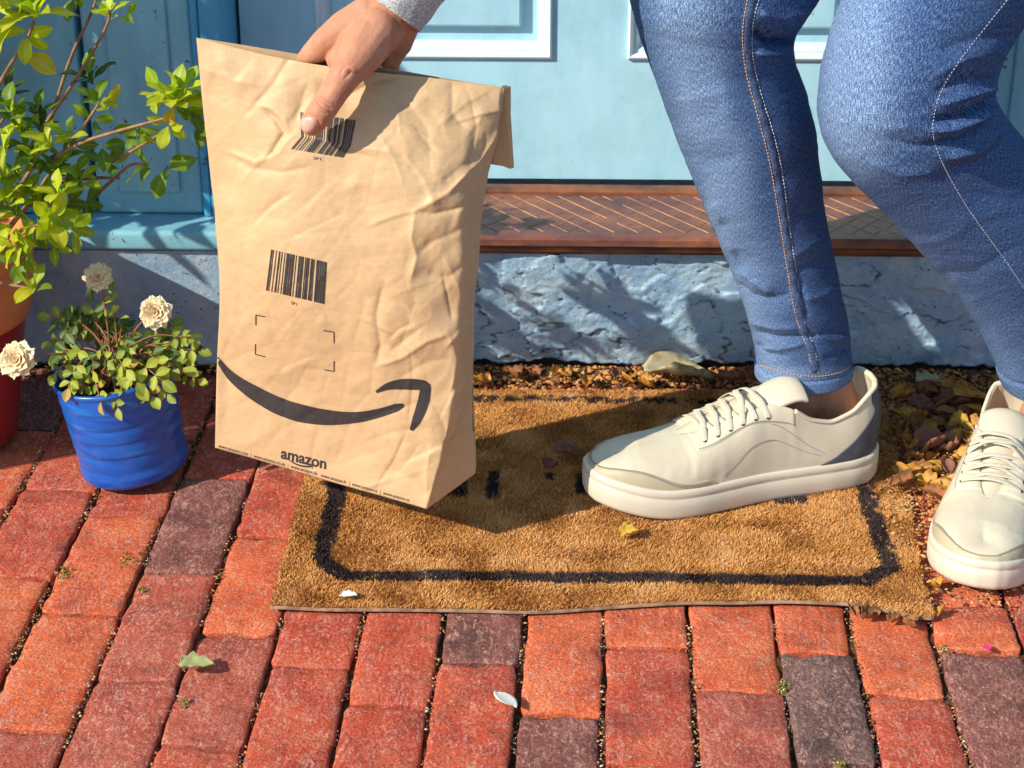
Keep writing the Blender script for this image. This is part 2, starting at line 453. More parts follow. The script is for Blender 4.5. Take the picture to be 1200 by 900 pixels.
# ================================================================== STONE PLINTH WALL
def plinth():
    n, m = 1150, 110
    x = np.linspace(-1.5, 1.5, n); v = np.linspace(0, 1, m)
    X, Vv = np.meshgrid(x, v, indexing='ij')
    rough = sst(X, -.36, -.2)
    zb = (.004+.008*fbm(x*14, x*0, s=41)+.006*fbm(x*55, x*0+3, s=42)+.006)*(.35+.65*rough[:, 0])
    Z = zb[:, None]+(.2005-zb[:, None])*Vv
    wx = X+.012*fbm(X*30, Z*30, s=50); wz = Z+.010*fbm(X*30+9, Z*30, s=51)
    t = (fbm(wx*10, wz*12, s=60, o=5)+1)*3.1
    fr = t-np.floor(t); step = np.floor(t)+sst(fr, .90, 1.0)
    crack = np.exp(-((fr-.94)/.045)**2)*(vn(X*26, Z*34, s=66) > -.15)*sst(fbm(X*12, Z*12, s=67), -.25, .1)
    d = .0028*step+.007*fbm(X*7, Z*8, s=61)+.0016*fbm(X*45, Z*50, s=62, o=4)+.0013*fbm(X*170, Z*170, s=64, o=2)-.0016*crack
    smooth = .004*fbm(X*5, Z*6, s=63)+.0007*fbm(X*90, Z*90, s=65)+.006
    D = rough*(d-.004)+(1-rough)*smooth
    D = D-(1-sst(Vv, 0, .035))*.018-.004*(1-sst(Vv, 0, .25))*rough
    Yy = 2.344-D-.058*Vv
    P = np.stack([X, Yy, Z], -1)
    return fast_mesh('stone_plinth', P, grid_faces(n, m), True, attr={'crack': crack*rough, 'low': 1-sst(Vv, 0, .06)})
def plinth_mat():
    m, t, b = newmat('peeling_blue_masonry_paint'); v = coords(t, rand=False)
    col = ramp(t, noise(t, v, 16, 6, .65), [(.3, (.28, .48, .74)), (.5, (.44, .64, .83)), (.72, (.62, .77, .87))])
    col = mix(t, ramp(t, noise(t, v, 48, 7, .75, .5), [(.56, 0.0), (.64, .7)]), col, (.62, .74, .80))
    pits = ramp(t, noise(t, v, 150, 3, .5), [(.67, 0.0), (.70, .85)])
    col = mix(t, pits, col, (.06, .08, .11))
    a = N_(t, 'ShaderNodeAttribute', attribute_name='crack')
    f = N_(t, 'ShaderNodeMath', operation='MULTIPLY', use_clamp=True); f.inputs[1].default_value = .95; t.links.new(a.outputs['Fac'], f.inputs[0])
    col = mix(t, f.outputs[0], col, (.10, .09, .09))
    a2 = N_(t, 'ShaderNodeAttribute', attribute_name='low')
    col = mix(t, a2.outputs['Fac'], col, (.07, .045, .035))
    t.links.new(col, b.inputs['Base Color']); b.inputs['Roughness'].default_value = .95; b.inputs['Specular IOR Level'].default_value = .05
    bump(t, b, [(noise(t, v, 70, 8, .8), 1.0, .0035), (noise(t, v, 330, 4, .7), .7, .0012)])
    return m
pl = thing('plinth_wall', 'low stone plinth under the door with thick peeling sky blue paint', 'wall', (0, 2.35, 0))
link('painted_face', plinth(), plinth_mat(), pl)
M_darkstone = simple('dark_stone', (.05, .04, .035), (.10, .08, .06), 40, .9, 80, .6, .004)
link('stone_core', MB().box(-1.5, 1.5, 2.362, 2.75, -.03, .2).mesh('stone_core'), M_darkstone, pl)

# ================================================================== DOORSTEP (rusty metal threshold)
M_metal, t, b = newmat('rusty_threshold_metal'); v = coords(t, rand=False)
mp = N_(t, 'ShaderNodeMapping'); mp.inputs['Scale'].default_value = (1, 2.2, 3); t.links.new(v, mp.inputs[0])
c = ramp(t, noise(t, mp.outputs[0], 7, 6, .7), [(.32, (.11, .045, .045)), (.52, (.23, .085, .06)), (.74, (.46, .17, .07))])
sp = N_(t, 'ShaderNodeSeparateXYZ'); t.links.new(v, sp.inputs[0])
c = mix(t, ramp(t, noise(t, v, 60, 5, .7), [(.45, 0.0), (.8, .7)]), c, (.09, .035, .035))
c = mix(t, ramp(t, noise(t, v, 33, 4, .6), [(.71, 0.0), (.75, .9)]), c, (.62, .52, .5))
t.links.new(c, b.inputs['Base Color']); b.inputs['Roughness'].default_value = .42; b.inputs['Metallic'].default_value = .15
bump(t, b, [(noise(t, v, 140, 5, .65), .45, .0012)])
M_rib = simple('worn_raised_tread_metal', (.30, .12, .06), (.62, .34, .17), 22, .4, 200, .3, .0005)
M_rustdark = simple('dark_rusty_strip', (.09, .035, .02), (.30, .10, .035), 18, .6, 120, .5, .001)
XD0, XD1 = -.422, .515
ds = thing('door_threshold', 'rusty brown metal door threshold with raised diamond tread', 'threshold', (.05, 2.35, .2))
def zt(y): return .2305+(y-2.27)*.035
mb = MB()
prof = [(2.262, .2185), (2.262, .2265), (2.266, .2300), (2.272, .2306), (2.412, zt(2.412)), (2.412, .215), (2.30, .215), (2.268, .2150)]
xa, xb = XD0+.001, .90
mb.add([(xa, y, z) for y, z in prof]+[(xb, y, z) for y, z in prof], [(i, i+8, (i+1) % 8+8, (i+1) % 8) for i in range(8)]+[tuple(range(7, -1, -1)), tuple(range(8, 16))])
link('tread_plate', mb.mesh('tread_plate'), M_metal, ds)
mb = MB()
for s in (1, -1):
    x = xa-.2
    while x < xb+.2:
        y0, y1 = 2.280, 2.404; dx = s*(y1-y0)*.83
        a, bq = Vector((x, y0, 0)), Vector((x+dx, y1, 0))
        if s < 0: a, bq = Vector((x, y0, 0)), Vector((x+dx, y1, 0))
        # clip to plate
        tt = [0., 1.]
        for k in range(2):
            pass
        pts = []
        for q in np.linspace(0, 1, 9):
            p = a.lerp(bq, q)
            if xa+.004 < p.x < xb-.004: pts.append((p.x, p.y, zt(p.y)+.0002))
        if len(pts) > 1:
            for q in range(len(pts)-1):
                if rnd.random() > .05: mb.tube([pts[q], pts[q+1]], .0008*rnd.uniform(.7, 1), 4, True)
        x += .0305
link('diamond_ribs', mb.mesh('diamond_ribs'), M_rib, ds)
bk = link('back_strip', MB().box(xa, xb, 2.413, 2.4405, .2, .2405).mesh('back_strip'), M_rustdark, ds); bevel(bk, .003)
bk = link('lower_strip', MB().box(xa, xb, 2.270, 2.33, .2065, .2145).mesh('lower_strip'), M_rustdark, ds); bevel(bk, .0025)
bk = link('bed_strip', MB().box(xa, xb, 2.279, 2.40, .2008, .2062).mesh('bed_strip'), M_rustdark, ds)

# ================================================================== DOOR
def loops(mb, x0, x1, z0, z1, prof, close=True):
    """mitred ring profile: prof = (inset, y)"""
    V = []
    for ins, y in prof:
        V += [(x0+ins, y, z0+ins), (x1-ins, y, z0+ins), (x1-ins, y, z1-ins), (x0+ins, y, z1-ins)]
    F = []
    for k in range(len(prof)-1):
        for j in range(4): F.append((k*4+j, k*4+(j+1) % 4, (k+1)*4+(j+1) % 4, (k+1)*4+j))
    if close: k = len(prof)-1; F.append((k*4, k*4+1, k*4+2, k*4+3))
    mb.add(V, F)
DY = 2.452
door = thing('front_door', 'pale blue panelled wooden front door with mouldings coloured whiter as if sunlit', 'door', (.046, DY, .24))
zb, ztop = .2435, 2.25
px = [(-.317, -.002), (.098, .413)]
pz = [(.413, 1.05), (1.22, 2.08)]
mb = MB()
xs = [XD0+.004, px[0][0], px[0][1], px[1][0], px[1][1], XD1-.004]; zs = [zb, pz[0][0], pz[0][1], pz[1][0], pz[1][1], ztop]
for i in range(5):
    for j in range(5):
        if i in (1, 3) and j in (1, 3): continue
        mb.add([(xs[i], DY, zs[j]), (xs[i+1], DY, zs[j]), (xs[i+1], DY, zs[j+1]), (xs[i], DY, zs[j+1])], [(0, 1, 2, 3)])
mb.box(xs[0], xs[5], DY+.0245, DY+.045, zb, ztop)
mb.add([(xs[0], DY, zb), (xs[5], DY, zb), (xs[5], DY+.0245, zb), (xs[0], DY+.0245, zb)], [(3, 2, 1, 0)])
link('door_slab', mb.mesh('door_slab'), M_door, door)
M_mould = paint_mat('sun_whitened_moulding_paint', (.60, .74, .80), (.68, .80, .84), (.3, .35, .38), .34, .76)  # whiter than the door paint: sunlight on the mouldings put into their colour
for (a, c_) in px:
    for (d, e) in pz:
        mb = MB(); loops(mb, a, c_, d, e, [(0, DY), (.0005, DY-.005), (.003, DY-.0065), (.006, DY-.005), (.0085, DY+.0005), (.012, DY+.001), (.017, DY+.007), (.0195, DY+.012), (.020, DY+.015)], False)
        mo = link('panel_moulding', mb.mesh('panel_moulding'), M_mould, door)
        mb = MB(); loops(mb, a+.020, c_-.020, d+.020, e-.020, [(0, DY+.0148), (.0205, DY+.0148), (.0210, DY+.005), (.0240, DY+.003), (.03, DY+.0028)], True)
        link('raised_panel', mb.mesh('raised_panel'), M_door, door)

# ================================================================== SURROUND left of the door (and beyond the frame on the right)
for side in (0, 1):
    lab = ('worn turquoise painted door surround with a ledge behind the potted shrub', 'door surround') if side == 0 else ('painted door surround on the right side of the pale blue door', 'door surround')
    su = thing('door_surround', lab[0], lab[1], (-.6 if side == 0 else .7, 2.34, .2))
    def mx(v): return v if side == 0 else (XD0+XD1)-v
    def bx(name, x0, x1, y0, y1, z0, z1, mat, bw=.003):
        a, c2 = sorted((mx(x0), mx(x1)))
        o = link(name, MB().box(a, c2, y0, y1, z0, z1).mesh(name), mat, su)
        return bevel(o, bw) if bw else o
    bx('jamb', -.4485, XD0, 2.322, 2.56, .2305, 2.35, M_trimblue, .004)
    bx('jamb_bead', -.4600, -.4490, 2.326, 2.37, .2305, 2.35, M_trimblue, .003)
    bx('pilaster_board', -.602, -.4605, 2.335, 2.42, .2305, 2.35, M_surround, .006)
    bx('pilaster_face', -.570, -.4900, 2.329, 2.336, .262, 2.30, M_surround, .004)
    bx('outer_board', -1.25, -.6085, 2.331, 2.42, .2305, 2.35, M_surround, .006)
    bx('foot_board', -.602, -.4605, 2.3355, 2.34, .2303, .2304, M_surround, 0) if 0 else None
    led = bx('ledge', -1.25, XD0-.002, 2.272, 2.45, .2015, .2300, M_surround, .007)
# wall above and beside, so the place closes from other angles
hw = thing('house_wall', 'painted masonry house wall around the blue door', 'wall', (0, 2.6, 0))
M_wallp = simple('pale_blue_wall', (.2, .36, .45), (.28, .44, .52), 10, .8, 60, .3, .002)
link('wall_left', MB().box(-5, -1.2505, 2.34, 2.8, -.03, 3.4).mesh('wall_left'), M_wallp, hw)
link('wall_right', MB().box(1.3435, 5, 2.34, 2.8, -.03, 3.4).mesh('wall_right'), M_wallp, hw)
link('wall_top', MB().box(-1.25, 1.343, 2.34, 2.8, 2.352, 3.4).mesh('wall_top'), M_wallp, hw)

# ================================================================== DOORMAT
MX0, MX1, MY0, MY1 = -.303, .418, 1.727, 2.272
mat_t = thing('doormat', 'worn golden brown coir doormat with a black border line', 'doormat', (.06, 2.0, 0))
def mat_edge(u, v):
    """unit square -> mat plan with its slightly curled, uneven edges"""
    x0 = MX0+.006*(v)+.0015*vn(v*20, v*0, s=71)
    x1 = MX1+.028*v*0+.010*vn(v*7, v*0, s=72)*.6+.02*sst(v, .1, .9)
    y0 = MY0+.020*sst(u, .35, .62)-.004*u+.004*vn(u*9, u*0, s=73)-.022*sst(u, .86, 1)+.004*sst(u, .0, .2)
    y1 = MY1+.012*u+.003*vn(u*12, u*0, s=74)
    return x0+(x1-x0)*u, y0+(y1-y0)*v
def mat_z(x, y):
    return .004+.0035*np.exp(-((x-.32)/.10)**2-((y-1.73)/.06)**2)+.0012*vn(x*9, y*9, s=75)
def border_mask(x, y):
    # printed frame line with chamfered corners; worn in places
    hx0, hx1, hy0, hy1 = MX0+.046, MX1-.036, MY0+.066, MY1-.028
    cxm, cym = (hx0+hx1)/2, (hy0+hy1)/2
    yy = y-.012*sst(x, .3, .42)*0
    dx = np.abs(x-cxm)-(hx1-hx0)/2; dy = np.abs(yy-cym)-(hy1-hy0)/2
    d = np.maximum(dx, dy); ch = (dx+dy)/1.414+.022
    d = np.maximum(d, ch)
    lw = np.where(y > cym, .0095, .0110)
    wob = .0016*vn(x*70, y*70, s=81)
    line = np.abs(d+wob) < lw*np.where((dx > dy), 1.0, .95)
    wear = .10+.42*sst(x, .12, .4)*sst(y, 1.95, 2.2)+.14*sst(x, .3, .4)+.5*sst(y, 2.15, 2.22)
    wornz = (vn(x*160, y*160, s=82)*.5+.5) < wear*.75
    # remnants of worn lettering
    def blk(x0, y0, x1, y1):
        a, b_, c_, d_ = gnd(x0, y1), gnd(x1, y1), gnd(x0, y0), 0
        return (x > a[0]) & (x < b_[0]) & (y > a[1]) & (y < c_[1])
    L = blk(568, 558, 582, 592) | blk(512, 562, 545, 588) | blk(676, 560, 700, 585) | blk(905, 584, 945, 597) | (blk(640, 560, 650, 568))
    return (line & ~wornz) | (L & (vn(x*150, y*150, s=84) > -.55))
def coir(name, n, mask_on, seed):
    r = np.random.default_rng(seed)
    u, v = r.random(n), r.random(n)
    x, y = mat_edge(u, v)
    mk = border_mask(x, y); k = mk if mask_on else ~mk
    gone = vn(x*22, y*22, s=90)
    x, y, gone = x[k], y[k], gone[k]; n = len(x)
    z0 = mat_z(x, y)
    h = r.uniform(.0025, .0052, n)*(1+.28*vn(x*18, y*18, s=91)+.22*vn(x*60, y*60, s=92))
    if mask_on: h *= 1.0
    # matted tufts lean together
    la = vn(x*25, y*25, s=93)*3.1+r.normal(0, 1.0, n); lm = r.uniform(.2, 1.1, n)*h
    a = r.uniform(0, math.pi, n); w = r.uniform(.00032, .00062, n)
    dx, dy = np.cos(a)*w, np.sin(a)*w
    tx, ty = x+np.cos(la)*lm, y+np.sin(la)*lm
    P = np.stack([np.stack([x-dx, y-dy, z0], -1), np.stack([x+dx, y+dy, z0], -1),
                  np.stack([tx+dx*.5, ty+dy*.5, z0+h], -1), np.stack([tx-dx*.5, ty-dy*.5, z0+h*.97], -1)], 1)
    tone = np.repeat(r.random(n)*.6+.4*(vn(x*35, y*35, s=94)*.5+.5), 4)
    return fast_mesh(name, P.reshape(-1, 3), np.arange(4*n).reshape(-1, 4), False, attr={'tone': tone})
def tone_mat(name, stops, rough=.8, trans=.0):
    m, t, b = newmat(name); a = N_(t, 'ShaderNodeAttribute', attribute_name='tone')
    t.links.new(ramp(t, a.outputs['Fac'], stops), b.inputs['Base Color']); b.inputs['Roughness'].default_value = rough; b.inputs['Specular IOR Level'].default_value = .25
    return m
M_coir = tone_mat('golden_coir_fibre', [(.05, (.24, .085, .018)), (.35, (.56, .25, .06)), (.7, (.76, .40, .13)), (.9, (.80, .50, .24)), (1.0, (.90, .72, .48))])
M_ink = tone_mat('black_printed_fibre', [(.1, (.022, .014, .015)), (.6, (.06, .038, .038)), (.86, (.11, .07, .06)), (.95, (.42, .27, .13))])
c1 = link('coir_pile', coir('coir_pile', 360000, False, 21), M_coir, mat_t); tag(c1, kind='stuff')
c2 = link('printed_border', coir('printed_border', 640000, True, 22), M_ink, mat_t); tag(c2, kind='stuff')
M_backing = simple('mat_backing', (.16, .07, .02), (.30, .14, .04), 80, .9, 200, .5, .001)
M_edge = simple('pale_rubber_mat_edge', (.16, .09, .05), (.36, .22, .13), 80, .9, 200, .5, .001)
uu = np.linspace(0, 1, 140); vv = np.linspace(0, 1, 100); U, V = np.meshgrid(uu, vv, indexing='ij')
x, y = mat_edge(U, V); z = mat_z(x, y)+.0003
P = np.stack([x, y, z], -1).reshape(-1, 3); n, m = 140, 100
ring = [i*m for i in range(n)]+[(n-1)*m+j for j in range(1, m)]+[i*m+m-1 for i in range(n-2, -1, -1)]+[j for j in range(m-2, 0, -1)]
link('mat_base', mesh('mat_base', P, grid_faces(n, m)), M_backing, mat_t)
ctr = np.array([(MX0+MX1)/2, (MY0+MY1)/2, 0]); rp = P[ring]; out = rp-ctr; out[:, 2] = 0
sc = np.array([1.0012, 1.0016, 1])
lo = ctr+(rp-ctr)*sc; lo2 = lo.copy(); lo[:, 2] = rp[:, 2]+.0005; lo2[:, 2] = rp[:, 2]-.0040
E2 = np.concatenate([rp, lo, lo2]); K = len(ring)
F = [(a, (a+1) % K, (a+1) % K+K, a+K) for a in range(K)]+[(a+K, (a+1) % K+K, (a+1) % K+2*K, a+2*K) for a in range(K)]
link('mat_edge', mesh('mat_edge', E2, F), M_edge, mat_t)
# ================================================================== PAPER MAILER BAG
ROWS = [0, .2, .45, .70, .85, 1.0]
FRONT = [  # per row: five points from left edge to the front-right fold (px, py, distance)
 [(252,525,1.930),(315,543,1.908),(385,564,1.882),(445,581,1.858),(500,597,1.836)],
 [(254,432,1.925),(325,448,1.893),(400,464,1.868),(470,479,1.848),(528,492,1.838)],
 [(257,330,1.915),(330,336,1.868),(405,342,1.850),(478,348,1.840),(541,352,1.846)],
 [(246,200,1.915),(325,206,1.880),(405,212,1.864),(480,217,1.852),(542,221,1.860)],
 [(237,118,1.920),(325,132,1.893),(405,144,1.880),(480,150,1.874),(548,156,1.880)],
 [(230,44,1.930),(318,66,1.915),(400,80,1.903),(475,88,1.903),(548,97,1.905)]]
SIDE = [
 [(500,597,1.836),(529,576,1.866),(557,555,1.895)],
 [(528,492,1.838),(543,478,1.870),(554,465,1.900)],
 [(541,352,1.846),(551,346,1.878),(557,340,1.905)],
 [(542,221,1.860),(557,225,1.880),(567,230,1.900)],
 [(548,156,1.880),(568,158,1.890),(582,160,1.902)],
 [(548,97,1.905),(571,100,1.905),(592,103,1.906)]]
def crom(K, t, T):
    """Catmull-Rom through rows K at knots T"""
    K = np.asarray(K, float); T = np.asarray(T, float); out = []
    tan = np.gradient(K, T, axis=0)
    idx = np.clip(np.searchsorted(T, t, side='right')-1, 0, len(T)-2)
    h = (T[idx+1]-T[idx]); s = (t-T[idx])/h
    sh = (len(t),)+(1,)*(K.ndim-1); s = s.reshape(sh); h = h.reshape(sh)
    return (2*s**3-3*s**2+1)*K[idx]+(s**3-2*s**2+s)*h*tan[idx]+(-2*s**3+3*s**2)*K[idx+1]+(s**3-s**2)*h*tan[idx+1]
nu1, nu2, nv = 190, 44, 300
vv = np.linspace(0, 1, nv)
fw = np.array([[at(*p) for p in r] for r in FRONT]); sw = np.array([[at(*p) for p in r] for r in SIDE])
fg = crom(fw, vv, ROWS); sg_ = crom(sw, vv, ROWS)
G1 = np.stack([crom(fg[k], np.linspace(0, 1, nu1), np.linspace(0, 1, 5)) for k in range(nv)], 1)
G2 = np.stack([crom(sg_[k], np.linspace(0, 1, nu2), [0, .5, 1]) for k in range(nv)], 1)
G = np.concatenate([G1[:-1], G2], 0)                       # (u, v, 3)
nu = G.shape[0]
# soften the front-right fold above the base
for it in range(26):
    Q = G.copy(); Q[1:-1] = .25*G[:-2]+.5*G[1:-1]+.25*G[2:]
    w = (sst(vv, .05, .4)*.87+.06)[None, :, None]; G = G*(1-w)+Q*w
ub = np.arange(nu)/(nu-1)
NN = normals_grid(G)
if NN[..., 1].mean() > 0: NN = -NN
gx, gy = proj(G)
pin = lambda f: f*(sst(ub, 0, .03)*sst(1-ub, 0, .03))[:, None]*sst(vv, 0, .05)[None]*(1-.6*sst(vv, .95, 1))[None]
# paper: broad billows, then sharp crumples
r1 = 1-np.abs(fbm(gx/95+3, gy/120, s=101, o=3))*2.2
r2 = 1-np.abs(fbm(gx/38+gy/160, gy/46, s=102, o=3))*2.4; r3 = np.abs(fbm(gx/60-gy/90, gy/75+gx/120, s=107, o=2))
d = .0030*fbm(gx/110, gy/130, s=103, o=2)+.0019*r1*sst(gy, 500, 150)*1.0+.0009*r2*(.35+.65*sst(gx, 430, 520))+.0006*fbm(gx/14, gy/14, s=104, o=3)-.0035*r3
pts_ = np.random.default_rng(55).uniform([225, 30], [600, 610], (70, 2)); F1 = np.full(gx.shape, 1e9); F2 = F1.copy()
for q in pts_:
    e = np.hypot((gx-q[0])+.35*(gy-q[1]), (gy-q[1])*.8); F2 = np.minimum(F2, np.maximum(F1, e)); F1 = np.minimum(F1, e)
d = d+.0034*np.clip(F1/45, 0, 1.2)*(.10+.75*np.maximum(sst(gx, 420, 520), .7*sst(gy, 220, 110)))-.0006*np.exp(-(F2-F1)/5)
G = G+NN*pin(d)[..., None]
NN = normals_grid(G); NN = -NN if NN[..., 1].mean() > 0 else NN
G = strokes(G, NN, [(q[0], q[1]*.6, q[2]*.52)+tuple(q[3:]) for q in [
 ([(308,128),(322,140),(332,156),(318,178),(312,186)], 7, -.0085, .45),
 ([(302,122),(318,128),(333,140),(340,156)], 6, .0045),
 ([(340,162),(325,180),(300,190),(262,176)], 8, .0045, .5),
 ([(262,176),(290,196),(330,202),(365,196)], 9, -.004),
 ([(360,100),(352,120),(345,145)], 13, -.006),
 ([(392,120),(420,104),(445,92),(470,90)], 9, -.008, 1.6),
 ([(356,158),(400,170),(470,180)], 9, .003),
 ([(405,178),(430,182),(440,186)], 5, -.002),
 ([(550,110),(560,150),(552,200),(540,235)], 13, -.0055, 2.0),
 ([(585,150),(560,190),(525,225),(488,246)], 12, .0075, .4),
 ([(488,246),(505,252),(535,246),(566,232)], 7, -.006, .5),
 ([(486,248),(482,280),(488,300),(480,330)], 9, .0055, .5),
 ([(500,318),(515,326),(530,322),(545,312)], 10, -.0045),
 ([(560,258),(535,272),(505,285),(488,300)], 10, -.0045),
 ([(520,300),(535,330),(545,360)], 10, .004),
 ([(448,335),(440,370),(445,405),(440,430)], 11, -.0055, .5),
 ([(440,430),(470,420),(500,400),(530,390)], 10, .005, .5),
 ([(465,445),(500,425),(530,420)], 12, -.0035),
 ([(525,390),(540,430),(538,470)], 8, .005),
 ([(500,380),(480,395),(458,412)], 7, -.004),
 ([(270,300),(282,340),(278,380)], 16, -.0035),
 ([(262,420),(290,440),(310,470)], 14, .0025),
 ([(455,550),(480,560),(505,585)], 16, -.006),
 ([(505,520),(500,555),(500,592)], 7, .004),
 ([(520,500),(525,540),(510,580)], 10, -.004),
 ([(380,90),(372,120),(366,140)], 10, -.004),
 ([(240,80),(275,95),(305,100)], 14, .003),
 ([(470,110),(500,150),(505,200)], 18, -.004),
 ([(530,95),(530,130),(545,150)], 12, -.005),
 ([(556,255),(552,330),(553,400),(552,470),(556,545)], 2.2, .0018),
]], ex=1.0)
rc = random.Random(77); crisp = []
for k in range(66):
    if k < 44: px_, py_ = rc.uniform(455, 575), rc.uniform(120, 580)
    elif k < 56: px_, py_ = rc.uniform(245, 560), rc.uniform(90, 260)
    else: px_, py_ = rc.uniform(260, 480), rc.uniform(260, 560)
    a_ = rc.choice([-.7, -.5, .6, 1.3, 1.9])+rc.uniform(-.4, .4); l_ = rc.uniform(14, 46)
    q0 = (px_-l_*math.cos(a_), py_-l_*math.sin(a_)); q1 = (px_+rc.uniform(-3, 3), py_+rc.uniform(-3, 3)); q2 = (px_+l_*math.cos(a_+.15), py_+l_*math.sin(a_+.15))
    crisp.append(([q0, q1, q2], rc.uniform(3.0, 7.0), rc.choice([-1, 1])*rc.uniform(.0008, .0019)*(1 if k < 56 else .5), rc.choice([.2, .3, 3.0])))
NN = normals_grid(G); NN = -NN if NN[..., 1].mean() > 0 else NN
G = strokes(G, NN, crisp, ex=1.0)
# gentle softening so the folds read as paper
for it in range(1):
    Q = G.copy(); Q[1:-1, 1:-1] = .4*G[1:-1, 1:-1]+.15*(G[:-2, 1:-1]+G[2:, 1:-1]+G[1:-1, :-2]+G[1:-1, 2:]); G = Q
# back of the bag
TH = (.085*(1-vv**1.6)+.0006)
nb = 60
L_, R_ = G[0], G[-1]
bk = np.zeros((nb, nv, 3)); tt = np.linspace(0, 1, nb)
nh = np.array([.28, .96, 0.])
for k in range(nb):
    s = tt[k]
    bk[k] = R_*(1-s)+L_*s+nh*(TH*math.sin(math.pi*min(s*1.0, 1))**.45*.9)[:, None]
gxb = np.linspace(0, 5, nb)[:, None]+np.zeros(nv)[None]
bk += nh*(.003*fbm(gxb, np.linspace(0, 8, nv)[None]+gxb*0, s=120)*(np.sin(np.pi*tt)[:, None]))[..., None]
full = np.concatenate([G, bk[1:-1]], 0); nf = full.shape[0]
V = full.reshape(-1, 3); F = [tuple(f) for f in grid_faces(nf, nv, cu=True)]
cb = full[:, 0].mean(0)+np.array([0, 0, .004]); V = np.vstack([V, cb]); ic = len(V)-1
bag = thing('paper_mailer', 'tan kraft paper parcel bag with a black curved arrow held above the doormat', 'parcel', tuple(cb))
me = fast_mesh('bag_body', V, F, True)
bm = bmesh.new(); bm.from_mesh(me); bm.verts.ensure_lookup_table()
for i in range(nf):
    f = bm.faces.new((bm.verts[i*nv], bm.verts[ic], bm.verts[((i+1) % nf)*nv]))
bmesh.ops.recalc_face_normals(bm, faces=bm.faces[:]); bm.to_mesh(me); bm.free()
def kraft():
    m, t, b = newmat('kraft_paper'); v = coords(t, rand=False)
    mp = N_(t, 'ShaderNodeMapping'); mp.inputs['Scale'].default_value = (3, 3, 10); mp.inputs['Rotation'].default_value = (0, .12, 0); t.links.new(v, mp.inputs[0])
    col = ramp(t, noise(t, mp.outputs[0], 26, 5, .6), [(.25, (.565, .37, .195)), (.75, (.625, .425, .235))])
    col = mix(t, 1.0, col, ramp(t, noise(t, v, 7, 4, .6), [(.3, .90), (.7, 1.05)]), 'MULTIPLY')
    fib = ramp(t, noise(t, v, 900, 2, .5), [(.3, .92), (.7, 1.05)])
    col = mix(t, 1.0, col, fib, 'MULTIPLY')
    t.links.new(col, b.inputs['Base Color']); b.inputs['Roughness'].default_value = .52; b.inputs['Specular IOR Level'].default_value = .4
    bump(t, b, [(noise(t, v, 22, 5, .55, .3), .35, .004), (noise(t, v, 90, 4, .6), .22, .001), (noise(t, v, 700, 2), .12, .0003)])
    return m
M_kraft = kraft()
bagb = link('bag_body', me, M_kraft, bag)
# folded flap on the right behind the mouth
fp = [(588,101,1.909),(594,103,1.912),(594,135,1.918),(598,198,1.925),(577,190,1.921),(581,150,1.917)]
Vf = [at(*p) for p in fp]; Vb = [p+np.array([.004, .005, 0]) for p in Vf]
fl = link('folded_flap', mesh('folded_flap', Vf+Vb, [(0, 5, 2, 1), (5, 4, 3, 2), (6, 7, 8, 11), (11, 8, 9, 10)]+[(i, (i+1) % 6, (i+1) % 6+6, i+6) for i in range(6)], False), M_kraft, bag)
# strip folded over the back of the mouth
ms = [at(x_, y_, Y_)+np.array([0, .003, -.006]) for x_, y_, Y_ in [(232,46,1.931),(318,67,1.916),(400,81,1.905),(475,89,1.905),(548,98,1.907),(591,104,1.909)]]
Vm = ms+[p+np.array([.004, .012, -.085]) for p in ms]
link('back_flap', mesh('back_flap', Vm, [(i, i+1, i+7, i+6) for i in range(5)]), M_kraft, bag)

BB = bvh_of(bagb)
M_print, t, b = newmat('black_print'); b.inputs['Base Color'].default_value = (.022, .020, .022, 1); b.inputs['Roughness'].default_value = .55
v = coords(t, rand=False); t.links.new(ramp(t, noise(t, v, 500, 3), [(.2, (.018, .017, .019)), (.8, (.05, .044, .042))]), b.inputs['Base Color'])
def decal(name, polys, lift=.0006, step=4.0, mat=None):
    """polys: quads or triangles in picture units laid onto the bag; cut fine so that they follow the folds"""
    bm = bmesh.new()
    for p in polys:
        vs = [bm.verts.new((q[0], q[1], 0)) for q in p]
        try: bm.faces.new(vs)
        except ValueError: pass
    bmesh.ops.remove_doubles(bm, verts=bm.verts[:], dist=.02)
    bmesh.ops.triangulate(bm, faces=bm.faces[:])
    for _ in range(6):
        es = [e for e in bm.edges if e.calc_length() > step]
        if not es: break
        bmesh.ops.subdivide_edges(bm, edges=es, cuts=1); bmesh.ops.triangulate(bm, faces=bm.faces[:])
    bad = []
    for vv_ in bm.verts:
        c_, n_ = cast(BB, vv_.co.x, vv_.co.y, lift)
        if c_ is None: bad.append(vv_)
        else: vv_.co = c_
    if bad: bmesh.ops.delete(bm, geom=bad, context='VERTS')
    me = bpy.data.meshes.new(name); bm.to_mesh(me); bm.free()
    return link(name, me, mat or M_print, bag)
def quadpx(c, u0, u1, v0, v1):
    tl, tr, br, bl = [np.array(q, float) for q in c]
    f = lambda u, v_: (tl*(1-u)+tr*u)*(1-v_)+(bl*(1-u)+br*u)*v_
    return [f(u0, v0), f(u1, v0), f(u1, v1), f(u0, v1)]
def barcode(corners, seed, bars):
    r = random.Random(seed); u = 0; polys = []; tot = sum(bars)
    for i, w_ in enumerate(bars):
        if i % 2 == 0: polys.append(quadpx(corners, u/tot, (u+w_)/tot, 0, 1))
        u += w_
    return polys
bars = [2,1,1,3,1,3,2,2,1,3,1,2,4,1,2,1,3,2,1,3,2,1,4,2,1,1,4,2,3,1,1,3,4,1,2,1,2,1,3]
decal('barcode_print', barcode([(318,292),(383,307),(380,356),(312,340)], 1, bars), step=9)
